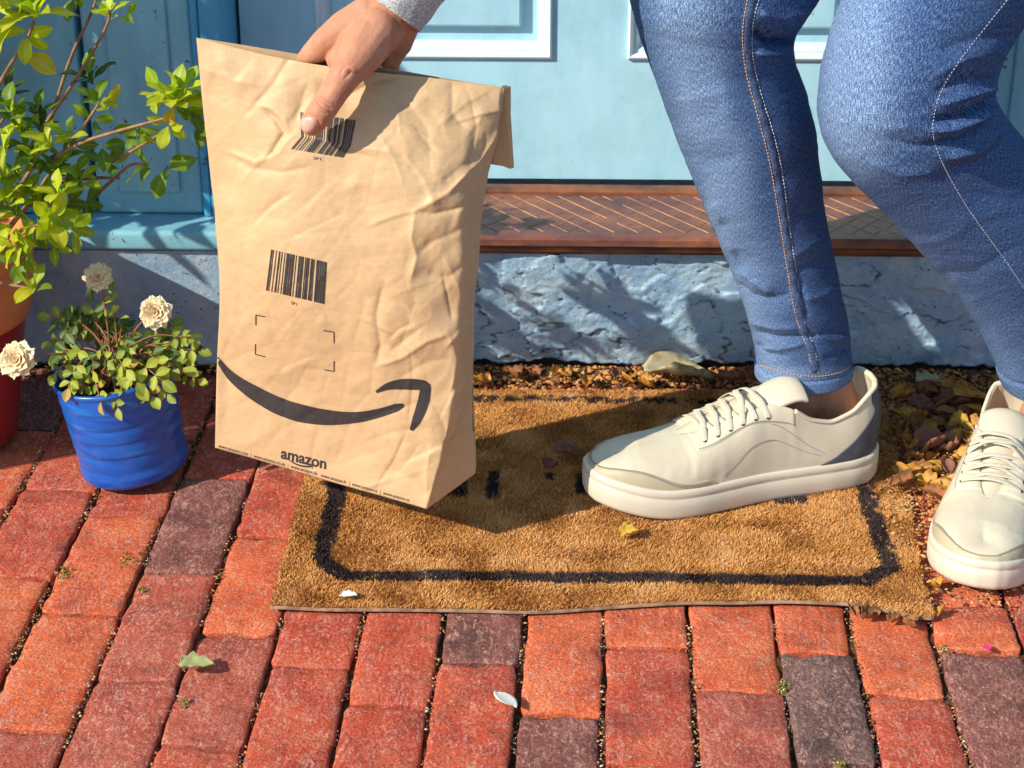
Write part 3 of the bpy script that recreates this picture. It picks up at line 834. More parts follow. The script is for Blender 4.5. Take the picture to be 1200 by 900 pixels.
decal('barcode_print', barcode([(352,131),(417,141),(411,171),(353,160)], 2, bars)+barcode([(353,160),(411,171),(402,184.5),(341,174.5)], 2, bars), step=5)
def text(name, s, origin, ex, ey, size=1.0, bold=0.0, step=5):
    """ex, ey: picture vectors for one text unit right / up"""
    cu = bpy.data.curves.new('txt', 'FONT'); cu.body = s; cu.size = size; cu.offset = bold; cu.resolution_u = 3
    ob = bpy.data.objects.new('txt', cu); COL.objects.link(ob)
    dg = bpy.context.evaluated_depsgraph_get(); m_ = bpy.data.meshes.new_from_object(ob.evaluated_get(dg))
    polys = []
    for p in m_.polygons:
        q = []
        for i in p.vertices:
            c_ = m_.vertices[i].co; q.append((origin[0]+ex[0]*c_.x+ey[0]*c_.y, origin[1]+ex[1]*c_.x+ey[1]*c_.y))
        polys.append(q)
    wd = max(v_.co.x for v_ in m_.vertices)
    bpy.data.objects.remove(ob); bpy.data.meshes.remove(m_); bpy.data.curves.remove(cu)
    return polys, wd
def textfit(s, p0, p1, h, slant=(0, -1), bold=0.0):
    """fit text s on the baseline p0-p1 with letter height h"""
    _, wd = text('t', s, (0, 0), (1, 0), (0, -1), 1.0, bold)
    ex = ((p1[0]-p0[0])/wd, (p1[1]-p0[1])/wd)
    pol, _ = text('t', s, p0, ex, (slant[0]*h, slant[1]*h), 1.0, bold)
    return pol
decal('wordmark_print', textfit('amazon', (329, 536.5), (382, 549.5), 18.5, (.08, -1), .022), .0005, 6)
decal('code_print', textfit('SP1', (341, 356), (348, 358), 5), .0005, 6)
decal('code_print', textfit('SP1', (367, 186.5), (376, 188), 5), .0005, 6)
url = 'www.amazon.com  |  www.amazon.co.uk  |  www.amazon.de'
decal('web_address_print', textfit(url, (256, 524), (372, 557), 6.2), .0005, 6)
decal('web_address_print', textfit('www.amazon.fr  |  www.amazon.it  |  www.amazon.es', (376, 558.5), (480, 588), 6.2), .0005, 6)
def stroke_poly(path, widths, step=3):
    P = smooth_poly(path, step); n = len(P)
    wd = np.interp(np.linspace(0, 1, n), np.linspace(0, 1, len(widths)), widths)
    T = np.gradient(P, axis=0); T /= np.linalg.norm(T, axis=1, keepdims=True); Nn = np.stack([-T[:, 1], T[:, 0]], 1)
    A = P+Nn*wd[:, None]/2; B = P-Nn*wd[:, None]/2
    return [[A[i], A[i+1], B[i+1], B[i]] for i in range(n-1)]
def bar(a, b_, w=1.1):
    return stroke_poly([a, ((a[0]+b_[0])/2, (a[1]+b_[1])/2), b_], [w, w])
for c0, c1_, c2_ in [((300,381),(300,369),(311,371)), ((379,387),(391.5,389),(391.5,402)), ((299.5,403),(299.5,415),(311,418)), ((391.5,423),(391.5,435),(380,433))]:
    decal('corner_mark_print', bar(c0, c1_)+bar(c1_, c2_), .0005)
# big curved arrow
decal('smile_print', stroke_poly([(254,419),(270,441),(300,462),(335,480),(375,489),(415,490),(445,484),(473,474.5)], np.interp(np.linspace(0, 1, 60), [0, .125, .25, .375, .5, .625, .75, .875, .965, 1], [4, 11, 17, 20, 21, 18, 13, 10.5, 9.5, 4]))
      , .0006, 5)
decal('arrow_head_print', stroke_poly([(441,459),(456,451),(478,449.5),(498,451),(499,453),(497,468),(491,487),(482,504)], [3,8,12,13,12,13,13,11,4]), .0007, 5)
decal('small_smile_print', stroke_poly([(340,539.5),(347,544),(356,546.5),(366,546.5)], [1,1.8,2,1.6])+stroke_poly([(362,544),(367,544.5),(366,549)], [.6,1.5,.8]), .0005)
decal('side_print', textfit('PLEASE RECYCLE', (553.5, 505), (553.5, 455), 3.5, (1, 0)), .0005)

# ================================================================== PERSON
per = thing('person', 'person in blue skinny jeans and pale sneakers bending to hold the paper parcel', 'person', (.3, 2.0, 0))
M_skin, t, b = newmat('skin'); v = coords(t, rand=False)
col = ramp(t, noise(t, v, 45, 5, .6), [(.3, (.46, .20, .115)), (.7, (.56, .275, .17))])
col = mix(t, ramp(t, noise(t, v, 22, 3), [(.5, 0.0), (.8, .45)]), col, (.58, .20, .13))
t.links.new(col, b.inputs['Base Color']); b.inputs['Roughness'].default_value = .58; b.inputs['Specular IOR Level'].default_value = .28
b.inputs['Subsurface Weight'].default_value = .22; b.inputs['Subsurface Radius'].default_value = (1, .35, .2); b.inputs['Subsurface Scale'].default_value = .005
vo = N_(t, 'ShaderNodeTexVoronoi'); vo.inputs['Scale'].default_value = 620; t.links.new(v, vo.inputs['Vector'])
bump(t, b, [(vo.outputs['Distance'], .4, .0006), (noise(t, v, 140, 6, .7), .55, .0013)])
class Blob:
    def __init__(s): s.bm = bmesh.new()
    def ball(s, p, r, sc=(1, 1, 1), rot=None):
        m_ = Matrix.Translation(Vector(p)) @ (rot.to_4x4() if rot else Matrix()) @ Matrix.Diagonal((*[r*q for q in sc], 1))
        bmesh.ops.create_icosphere(s.bm, subdivisions=3, radius=1, matrix=m_)
    def limb(s, pts, rad, seg=18, flat=1.0, up=None):
        mb = MB(); P = [Vector(p) for p in pts]
        # densify
        Q, R_ = [], []
        for i in range(len(P)-1):
            for k in range(4): Q.append(P[i].lerp(P[i+1], k/4)); R_.append(rad[i]+(rad[i+1]-rad[i])*k/4)
        Q.append(P[-1]); R_.append(rad[-1])
        mb.tube(Q, R_, seg, True, flat, up)
        vs = [s.bm.verts.new(v_) for v_ in mb.V]
        for f in mb.F: s.bm.faces.new([vs[i] for i in f])
        if flat == 1.0:
            for p, r in zip(P, rad): s.ball(p, r)
    def remesh(s, name, vox, smooth):
        bmesh.ops.recalc_face_normals(s.bm, faces=s.bm.faces[:])
        me = bpy.data.meshes.new('tmp'); s.bm.to_mesh(me); s.bm.free()
        ob = bpy.data.objects.new('tmp', me); COL.objects.link(ob)
        a = ob.modifiers.new('r', 'REMESH'); a.mode = 'VOXEL'; a.voxel_size = vox; a.use_smooth_shade = True
        c_ = ob.modifiers.new('s', 'SMOOTH'); c_.iterations = smooth; c_.factor = .5
        dg = bpy.context.evaluated_depsgraph_get(); out = bpy.data.meshes.new_from_object(ob.evaluated_get(dg)); out.name = name
        bpy.data.objects.remove(ob); bpy.data.meshes.remove(me); return out
B = Blob()
A_ = lambda x_, y_, Y_: at(x_, y_, Y_)
SHO = np.array([.20, 2.09, 1.13]); ELB = at(585, -175, 2.00)
wrist = A_(457, 12, 1.925)
HB = Blob(); B.limb([SHO, ELB, at(520, -75, 1.945)], [.045, .040, .038]); BODY = B; B = HB
B.limb([ELB, at(520, -75, 1.945), at(480, -28, 1.932), wrist], [.038, .039, .034, .030])
# palm block: radial side towards the viewer
B.limb([wrist, A_(440, 34, 1.915), A_(424, 54, 1.903), A_(402, 68, 1.906)], [.030, .030, .027, .018])
B.limb([A_(452, 20, 1.93), A_(438, 45, 1.93), A_(425, 66, 1.935)], [.029, .027, .020])
B.limb([A_(432, 16, 1.915), A_(404, 34, 1.912), A_(381, 51, 1.912), A_(366, 64, 1.918)], [.019, .019, .0158, .0128])   # index metacarpal
B.limb([A_(468, 24, 1.93), A_(463, 48, 1.935), A_(457, 66, 1.938)], [.023, .019, .014])                     # heel, little finger side
# fingers hook over the mouth and down the back of the bag
B.limb([A_(366, 64, 1.915), A_(357, 72, 1.934), A_(358, 98, 1.958), A_(365, 122, 1.955)], [.0125, .0105, .0095, .0085])
B.limb([A_(392, 60, 1.925), A_(385, 76, 1.948), A_(384, 106, 1.966), A_(388, 132, 1.958)], [.0125, .0108, .0098, .0085])
B.limb([A_(422, 64, 1.935), A_(416, 80, 1.955), A_(412, 108, 1.968), A_(412, 130, 1.960)], [.0122, .0104, .0094, .0082])
B.limb([A_(452, 64, 1.928), A_(459, 77, 1.946), A_(452, 96, 1.956), A_(446, 112, 1.950)], [.0115, .0092, .0082, .0074])
# thumb in front
B.limb([A_(442, 34, 1.905), A_(424, 62, 1.882), A_(405, 87, 1.864)], [.026, .0225, .0172])
B.limb([A_(405, 87, 1.864), A_(392, 107, 1.855), A_(380, 126, 1.850)], [.0170, .0148, .0142])
B.limb([A_(380, 126, 1.850), A_(372, 137, 1.850), A_(366, 145, 1.853)], [.0142, .0138, .0126])
hand_me = B.remesh('hand', .00115, 9); B = BODY
# trunk and legs inside the clothes, down to the feet in the shoes
HIP1, HIP2 = np.array([.50, 2.12, .86]), np.array([.66, 2.14, .86])
B.limb([(.58, 2.13, .92), (.48, 2.10, 1.05), (.33, 2.05, 1.16)], [.11, .10, .09])
B.limb([(.33, 2.04, 1.16), SHO], [.07, .05])
ANK1 = at(964, 452, 2.085); KN1 = at(838, 20, 2.06)
ANK2 = at(1222, 470, 2.035); KN2 = at(1062, 130, 1.95)
def mid(a, c_, t_): return np.asarray(a)*(1-t_)+np.asarray(c_)*t_
B.limb([(.55, 2.13, .9), mid(HIP1, KN1, .5), KN1, mid(KN1, ANK1, .3), mid(KN1, ANK1, .8), ANK1, ANK1+np.array([.012, .0, -.045])], [.07, .055, .045, .045, .030, .037, .040])
B.limb([ANK1+np.array([.0, 0, -.03]), ANK1+np.array([-.10, -.035, -.052])], [.03, .024])
B.limb([ANK1+np.array([-.01, 0, .0]), ANK1+np.array([-.05, -.018, -.026]), ANK1+np.array([-.09, -.03, -.042])], [.035, .033, .026])
B.limb([ANK1+np.array([.02, 0, -.02]), ANK1+np.array([.034, .012, -.03])], [.026, .024])
B.limb([(.62, 2.13, .9), at(1230, -160, 2.04), at(1100, 20, 1.975), at(1075, 130, 1.955), at(1180, 250, 1.995), at(1222, 385, 2.03), at(1238, 462, 2.037), ANK2+np.array([.0, .01, -.06])], [.07, .055, .05, .05, .045, .036, .032, .032])
B.limb([ANK2+np.array([.01, 0, -.03]), ANK2+np.array([-.03, -.10, -.055])], [.03, .022])
bodym = B.remesh('body', .0032, 4)
_b = bmesh.new(); _b.from_mesh(bodym); _b.from_mesh(hand_me); _b.to_mesh(bodym); _b.free(); bodym.polygons.foreach_set('use_smooth', [True]*len(bodym.polygons)); bodym.update()
nV = len(bodym.vertices); co = np.empty(nV*3, np.float32); bodym.vertices.foreach_get('co', co); co = co.reshape(-1, 3).astype(float)
no = np.empty(nV*3, np.float32); bodym.vertices.foreach_get('normal', no); no = no.reshape(-1, 3).astype(float)
sel = (co[:, 0] < -.05) & (co[:, 2] < .75)
co[sel] = strokes(co[sel], no[sel], [
 ([(367,112),(376,121),(391,129)], 1.5, -.0022), ([(368,117),(378,126),(391,134)], 1.4, -.0019), ([(373,109),(384,118),(395,124)], 1.3, -.0015), ([(366,122),(374,130),(384,135)], 1.3, -.0009), ([(352,138),(362,134),(372,139),(376,148)], 1.6, -.0012),
 ([(352,77),(368,76),(380,80),(386,84)], 2.2, -.0022), ([(386,84),(385,100),(378,112)], 4, -.0012),
 ([(402,84),(410,78),(418,84)], 2.2, .0014), ([(404,92),(412,84),(422,88)], 1.8, -.0012), ([(398,88),(404,80),(412,76)], 1.8, -.0009),
 ([(462,40),(458,58),(448,74)], 2.6, -.0022), ([(458,38),(455,55),(445,70)], 3, .0012), ([(455,78),(463,84)], 1.4, -.0014),
 ([(425,20),(408,44),(398,62)], 7, .0010), ([(440,24),(430,46),(420,60)], 8, -.0012), ([(385,36),(372,52)], 6, .0008),
])
bodym.vertices.foreach_set('co', co.astype(np.float32).ravel()); bodym.update()
body = link('body', bodym, M_skin, per)
M_nail = simple('fingernail', (.62, .34, .27), (.68, .42, .34), 60, .3, 60, .03, .0005, .6, sss=.1)
# thumb nail: curved plate on the upper face of the thumb tip
BH = bvh_of(body)
nc = [(350,148),(357,138),(365,137.5),(371,143),(372,149),(364,155.5),(355,158),(350,155)]
uvs = []; ctrp = np.array([361.0, 146.0]); P = []
for rr in np.linspace(0, 1, 6):
    for k in range(24):
        a = 2*math.pi*k/24; e = np.array([math.cos(a), math.sin(a)])
        ax = np.array([.55, -.83]); ay = np.array([.83, .55])
        q = ctrp+rr*(ax*e[0]*np.sign(1)*11.5*(1 if e[0] < 0 else .85)+ay*e[1]*10.0)*np.array([1, 1])
        c_, n_ = cast(BH, q[0], q[1], .0011*(1-rr**6)-.0002)
        P.append(c_ if c_ is not None else P[-1])
link('thumb_nail', mesh('thumb_nail', P, grid_faces(6, 24, cv=True)), M_nail, body)

# ---- jeans
def denim(name='denim'):
    m, t, b = newmat(name); uv = N_(t, 'ShaderNodeTexCoord').outputs['UV']
    def mp(sx, sy):
        n = N_(t, 'ShaderNodeMapping'); n.inputs['Scale'].default_value = (sx, sy, 1); t.links.new(uv, n.inputs[0]); return n.outputs[0]
    warp = noise(t, mp(1700, 240), 1, 4, .75); weft = noise(t, mp(700, 1700), 1, 3, .7); big = noise(t, mp(9, 6), 1, 4, .6)
    fine = N_(t, 'ShaderNodeMix'); fine.inputs[0].default_value = .42; t.links.new(warp, fine.inputs[2]); t.links.new(weft, fine.inputs[3])
    col = ramp(t, fine.outputs[0], [(.40, (.007, .018, .065)), (.50, (.026, .066, .19)), (.58, (.18, .285, .49))])
    a = N_(t, 'ShaderNodeAttribute', attribute_name='wear')
    ad = N_(t, 'ShaderNodeMath', operation='MULTIPLY_ADD', use_clamp=True); t.links.new(big, ad.inputs[0]); ad.inputs[1].default_value = .35; t.links.new(a.outputs['Fac'], ad.inputs[2])
    sub = N_(t, 'ShaderNodeMath', operation='SUBTRACT', use_clamp=True); t.links.new(ad.outputs[0], sub.inputs[0]); sub.inputs[1].default_value = .22
    colw = ramp(t, fine.outputs[0], [(.39, (.025, .065, .19)), (.50, (.11, .205, .40)), (.58, (.48, .60, .76))])
    col = mix(t, sub.outputs[0], col, colw)
    t.links.new(col, b.inputs['Base Color']); b.inputs['Roughness'].default_value = .85; b.inputs['Specular IOR Level'].default_value = .15
    bump(t, b, [(fine.outputs[0], .8, .0012)])
    return m
M_denim = denim()
LEG1 = [((886,438),(998,436),2.085),((884,412),(998,412),2.085),((876,374),(994,378),2.083),((862,332),(985,335),2.080),((843,285),(975,290),2.078),
        ((822,235),(967,245),2.075),((803,190),(962,203),2.072),((786,145),(957,158),2.070),((770,100),(947,112),2.068),((757,64),(932,70),2.066),
        ((744,24),(932,40),2.065),((736,-10),(952,10),2.066),((738,-60),(985,-25),2.075),((775,-150),(1040,-75),2.09),((850,-250),(1110,-150),2.105),((940,-350),(1190,-250),2.12)]
LEG2 = [((1176,450),(1292,440),2.035),((1161,415),(1290,385),2.030),((1140,372),(1286,322),2.020),((1110,330),(1272,262),2.008),((1073,288),(1244,212),1.995),
        ((1033,243),(1208,172),1.980),((994,205),(1176,132),1.965),((968,170),(1165,104),1.955),((958,130),(1170,78),1.950),((960,88),(1188,48),1.955),
        ((970,44),(1210,18),1.965),((985,0),(1238,-15),1.980),((1003,-45),(1268,-55),2.0),((1040,-130),(1320,-120),2.03),((1085,-230),(1365,-190),2.06),((1120,-330),(1400,-270),2.09)]
def leg(st, nr, nk, depthf, folds, seed):
    C_, R_, H = [], [], []
    for l, r, Y_ in st:
        a, c_ = at(*l, Y_), at(*r, Y_); C_.append((a+c_)/2); R_.append(np.linalg.norm(c_-a)/2); H.append((c_-a)/np.linalg.norm(c_-a))
    T = np.linspace(0, 1, len(st)); t_ = np.linspace(0, 1, nr)
    C2 = crom(np.array(C_), t_, T); R2 = crom(np.array(R_), t_, T); H2 = crom(np.array(H), t_, T); H2 /= np.linalg.norm(H2, axis=1, keepdims=True)
    tan = np.gradient(C2, axis=0); tan /= np.linalg.norm(tan, axis=1, keepdims=True)
    D = np.cross(tan, H2); D /= np.linalg.norm(D, axis=1, keepdims=True)       # away from / toward viewer
    a = np.linspace(0, 2*math.pi, nk, endpoint=False)
    P = C2[:, None]+R2[:, None, None]*(H2[:, None]*np.cos(a)[None, :, None]+D[:, None]*np.sin(a)[None, :, None]*depthf)
    N = P-C2[:, None]; N /= np.linalg.norm(N, axis=-1, keepdims=True)
    x, y = proj(P)
    # cloth: long soft wrinkles across
    d = .0014*fbm(x/55+y/70, y/26, s=seed, o=3)-.0022*np.abs(fbm(x/70+y/50, y/17-x/90, s=seed+4, o=2))*sst(fbm(x/90, y/60, s=seed+9, o=2), -.25, .3)
    P = P+N*d[..., None]
    P = strokes(P, N, [(q[0], q[1]*.85, q[2]*1.35)+tuple(q[3:]) for q in folds], ex=1.1)
    s_ = np.r_[0, np.cumsum(np.linalg.norm(np.diff(C2, axis=0), axis=1))]
    uv = np.stack([np.broadcast_to(a[None]*.075, P.shape[:2]), np.broadcast_to(s_[:, None], P.shape[:2])], -1)
    return P, N, uv, x, y
folds1 = [([(880,38),(905,52),(932,50)], 7, -.013, .6), ([(884,62),(908,62),(932,50)], 6, .007), ([(885,15),(915,22),(945,12)], 8, .006),
 ([(835,235),(850,262),(862,300)], 9, .0035), ([(845,255),(860,290),(868,320)], 9, -.0045), ([(868,318),(885,330),(905,345)], 8, .004),
 ([(862,330),(880,345),(900,350),(930,345)], 7, -.0035), ([(985,330),(965,345),(940,352)], 7, .003), ([(975,300),(960,312),(930,318)], 8, -.003),
 ([(880,378),(905,384),(935,385)], 5, .003), ([(884,388),(910,396),(950,396),(990,388)], 5, -.0045), ([(885,402),(900,415),(925,418)], 4, -.0028), ([(890,408),(915,409),(945,402)], 4, .003),
 ([(955,394),(980,398),(996,390)], 4, .003), ([(995,405),(985,415),(965,420)], 4, -.003), ([(960,180),(930,200),(905,210)], 14, -.002),
 ([(780,120),(820,115),(860,105)], 16, .0018), ([(800,180),(830,190),(870,180)], 14, -.0016), ([(925,250),(950,255),(965,245)], 10, -.0025),
 ([(962,275),(945,290),(925,300)], 10, .0025), ([(938,330),(946,372)], 4, -.003)]
folds2 = [([(1168,112),(1150,126),(1120,138),(1095,141)], 5, -.011, .7), ([(1170,103),(1145,110),(1100,122)], 6, .006), ([(1168,130),(1150,150),(1125,165),(1090,171)], 6, -.009, .6),
 ([(1170,122),(1152,138),(1118,150),(1092,153)], 5, .0065), ([(1175,150),(1150,175),(1110,185)], 8, .006), ([(1172,165),(1150,190),(1112,200)], 9, -.004),
 ([(1168,92),(1130,95),(1095,108)], 7, -.004), ([(1180,60),(1130,70),(1090,92)], 9, .003), ([(1190,40),(1140,45),(1100,60)], 10, -.003),
 ([(1040,165),(1075,172),(1100,170)], 8, -.003), ([(1020,190),(1060,205),(1100,200)], 9, .0025), ([(1090,200),(1140,225),(1180,235)], 10, -.002),
 ([(1000,140),(1030,150),(1070,150)], 12, .002), ([(1070,285),(1100,282),(1140,260)], 12, .0018), ([(1100,320),(1140,320),(1190,290)], 10, -.0018)]
P1, N1, uv1, x1, y1 = leg(LEG1, 420, 180, 1.0, folds1, 140)
P2, N2, uv2, x2, y2 = leg(LEG2, 420, 180, 1.0, folds2, 160)
# hem thickening of leg one
hem = np.exp(-((np.arange(420)/420-.0)/.034)**14)-.6*np.exp(-((np.arange(420)/420-.036)/.004)**2)
P1 = P1+N1*(hem*.0022)[:, None, None]; P2 = P2+N2*(hem*.0022)[:, None, None]
seam1 = [(884,-10),(875,30),(876.5,74),(890,124),(905,174),(915,228),(922,280),(931,336),(939,380),(952,412),(955,436)]
D, sg, al = segdist(x1, y1, seam1); wear1 = 1.25*np.exp(-(((x1-(805+y1*.19))/48)**2))*(.6+.4*vn(x1/30, y1/60, s=5))+.25*np.exp(-(D/6)**2)
wear1 = wear1+.5*sst(y1, 424, 436)
wear2 = 1.15*np.exp(-(((x2-1000)/45)**2))*sst(y2, 260, 120)+.35*np.exp(-((y2-(x2-1060)*1.25-300)/90)**2)*sst(y2, 200, 300)
jm = np.concatenate([P1.reshape(-1, 3), P2.reshape(-1, 3)])
FJ = np.concatenate([grid_faces(420, 180, cv=True), grid_faces(420, 180, cv=True, off=420*180)])
_q = jm[FJ[:, 0]]; _n = np.cross(jm[FJ[:, 1]]-_q, jm[FJ[:, 3]]-_q); _o = np.concatenate([N1.reshape(-1, 3), N2.reshape(-1, 3)])[FJ[:, 0]]
if (_n*_o).sum() < 0: FJ = FJ[:, ::-1]
jme = fast_mesh('jeans', jm, FJ, True, uv=np.concatenate([uv1.reshape(-1, 2), uv2.reshape(-1, 2)]), attr={'wear': np.r_[wear1.ravel(), wear2.ravel()]})
jeans = link('jeans', jme, M_denim, per)
so_ = jeans.modifiers.new('cloth', 'SOLIDIFY'); so_.thickness = .0018; so_.offset = -1
# seat of the jeans and the jersey (above the picture)
B = Blob(); B.limb([at(1065, -300, 2.11), (.56, 2.15, .88), at(1260, -300, 2.1)], [.10, .125, .11]); B.limb([(.56, 2.15, .88), (.52, 2.12, .98)], [.13, .125])
link('jeans_seat', B.remesh('jeans_seat', .008, 3), M_denim, jeans)
M_jersey, t, b = newmat('grey_marl_jersey'); v = coords(t, rand=False)
col = ramp(t, noise(t, v, 420, 4, .7), [(.35, (.22, .22, .225)), (.5, (.42, .42, .42)), (.65, (.66, .66, .655))])
t.links.new(col, b.inputs['Base Color']); b.inputs['Roughness'].default_value = .95; b.inputs['Sheen Weight'].default_value = .3
bump(t, b, [(noise(t, v, 600, 3), .7, .001), (noise(t, v, 30, 3), .3, .003)])
B = Blob(); B.limb([(.56, 2.14, .93), (.47, 2.11, 1.06), (.32, 2.07, 1.17)], [.135, .13, .115]); B.limb([(.33, 2.05, 1.17), SHO, ELB, at(540, -105, 1.955)], [.10, .072, .056, .050])
link('jersey', B.remesh('jersey', .006, 4), M_jersey, per)
# sleeve cuff end: open tube
ca, cb_ = at(457, 12, 1.925), at(560, -135, 1.965)
ax = (cb_-ca)/np.linalg.norm(cb_-ca)
e1 = np.array([.84, .0, .55]); e1 = e1-ax*(e1@ax); e1 /= np.linalg.norm(e1); e2 = np.cross(ax, e1)
ns, nk = 60, 90; aa = np.linspace(0, 2*math.pi, nk, endpoint=False); ss = np.linspace(0, .17, ns)
P = ca[None, None]+ax*ss[:, None, None]+((.0365+.012*ss/.17)[:, None, None]*(1+.03*vn(aa[None]*3, ss[:, None]*60, s=7))[..., None])*(e1*np.cos(aa)[None, :, None]+e2*np.sin(aa)[None, :, None])
slv = link('sleeve', fast_mesh('sleeve', P, grid_faces(ns, nk, cv=True)[:, ::-1]), M_jersey, per)
mm = slv.modifiers.new('cloth', 'SOLIDIFY'); mm.thickness = .003; mm.offset = 0
# stitching
BJ = bvh_of(jeans)
M_thread = simple('orange_topstitch_thread', (.52, .27, .12), (.66, .40, .22), 40, .6, 60, 0)
M_thread2 = simple('pale_topstitch_thread', (.42, .46, .52), (.60, .60, .58), 40, .6, 60, 0)
def seam(name, pxs, mat, dash=.0030, gap=.0013, r=.00068, step=2.5):
    pts = [cast(BJ, q[0], q[1], .0004)[0] for q in smooth_poly(pxs, step)]; pts = [p for p in pts if p is not None]
    mb = MB(); dashes(mb, pts, None, dash, gap, r); o = link(name, mb.mesh(name, True), mat, jeans); return tag(o, kind='stuff')
sL = [(878,-10),(869,32),(872,80),(888,136),(902,188),(912,248),(920,300),(930,360),(935,380),(948,412),(951,434)]
sR = [(892,-10),(881,28),(881,68),(892,112),(908,160),(918,208),(924,260),(932,312),(939,360),(943,380),(956,412),(959,438)]
seam('topstitching', sL, M_thread); seam('topstitching', sR, M_thread2)
seam('topstitching', [(1180,0),(1115,82),(1097,119),(1091,159),(1108,200),(1136,248),(1172,296),(1202,340)], M_thread2, .0022, .0018, .0005)
seam('topstitching', [(890,428),(905,432),(925,437),(945,441),(965,441),(985,436),(996,430)], M_thread)
# raised felled seam between the rows
pts = [(cast(BJ, q[0], q[1], .0002)) for q in smooth_poly(seam1, 3)]; pts = [(p, n_) for p, n_ in pts if p is not None]
mb = MB(); mb.tube([p for p, n_ in pts], [.0046*(1+.18*math.sin(k*.9)) for k in range(len(pts))], 8, True, .34, [tuple(n_) for p, n_ in pts])
link('felled_seam', mb.mesh('felled_seam', True), simple('seam_denim', (.012, .028, .085), (.09, .15, .29), 420, .85, 300, .5, .001), jeans)
# ================================================================== SNEAKERS (children of the person)
M_leather = simple('pale_grey_leather', (.57, .505, .375), (.61, .545, .415), 14, .42, 500, .18, .0004, .45)
M_leather2 = simple('sand_grey_leather', (.42, .37, .245), (.46, .41, .28), 14, .5, 500, .25, .0004, .4)
M_leather2b = simple('pale_grey_leather_trim', (.59, .53, .40), (.63, .57, .44), 14, .45, 500, .2, .0004, .4)
M_rubber = simple('ivory_rubber_sole', (.62, .555, .44), (.69, .625, .51), 10, .45, 300, .1, .0004, .45)
M_heel = simple('slate_grey_suede', (.055, .06, .075), (.085, .09, .11), 60, .7, 400, .4, .0005, .3)
M_lace = simple('cream_lace', (.60, .54, .41), (.68, .62, .49), 300, .8, 700, .5, .0006, .2)
M_eye = simple('dark_eyelet', (.03, .03, .03), None, 10, .5, 10, 0)
M_sth = simple('grey_stitch_thread', (.25, .24, .19), (.33, .31, .25), 10, .7, 10, 0)
M_lining = simple('pale_lining', (.50, .48, .42), (.56, .54, .47), 60, .8, 300, .4, .0006)
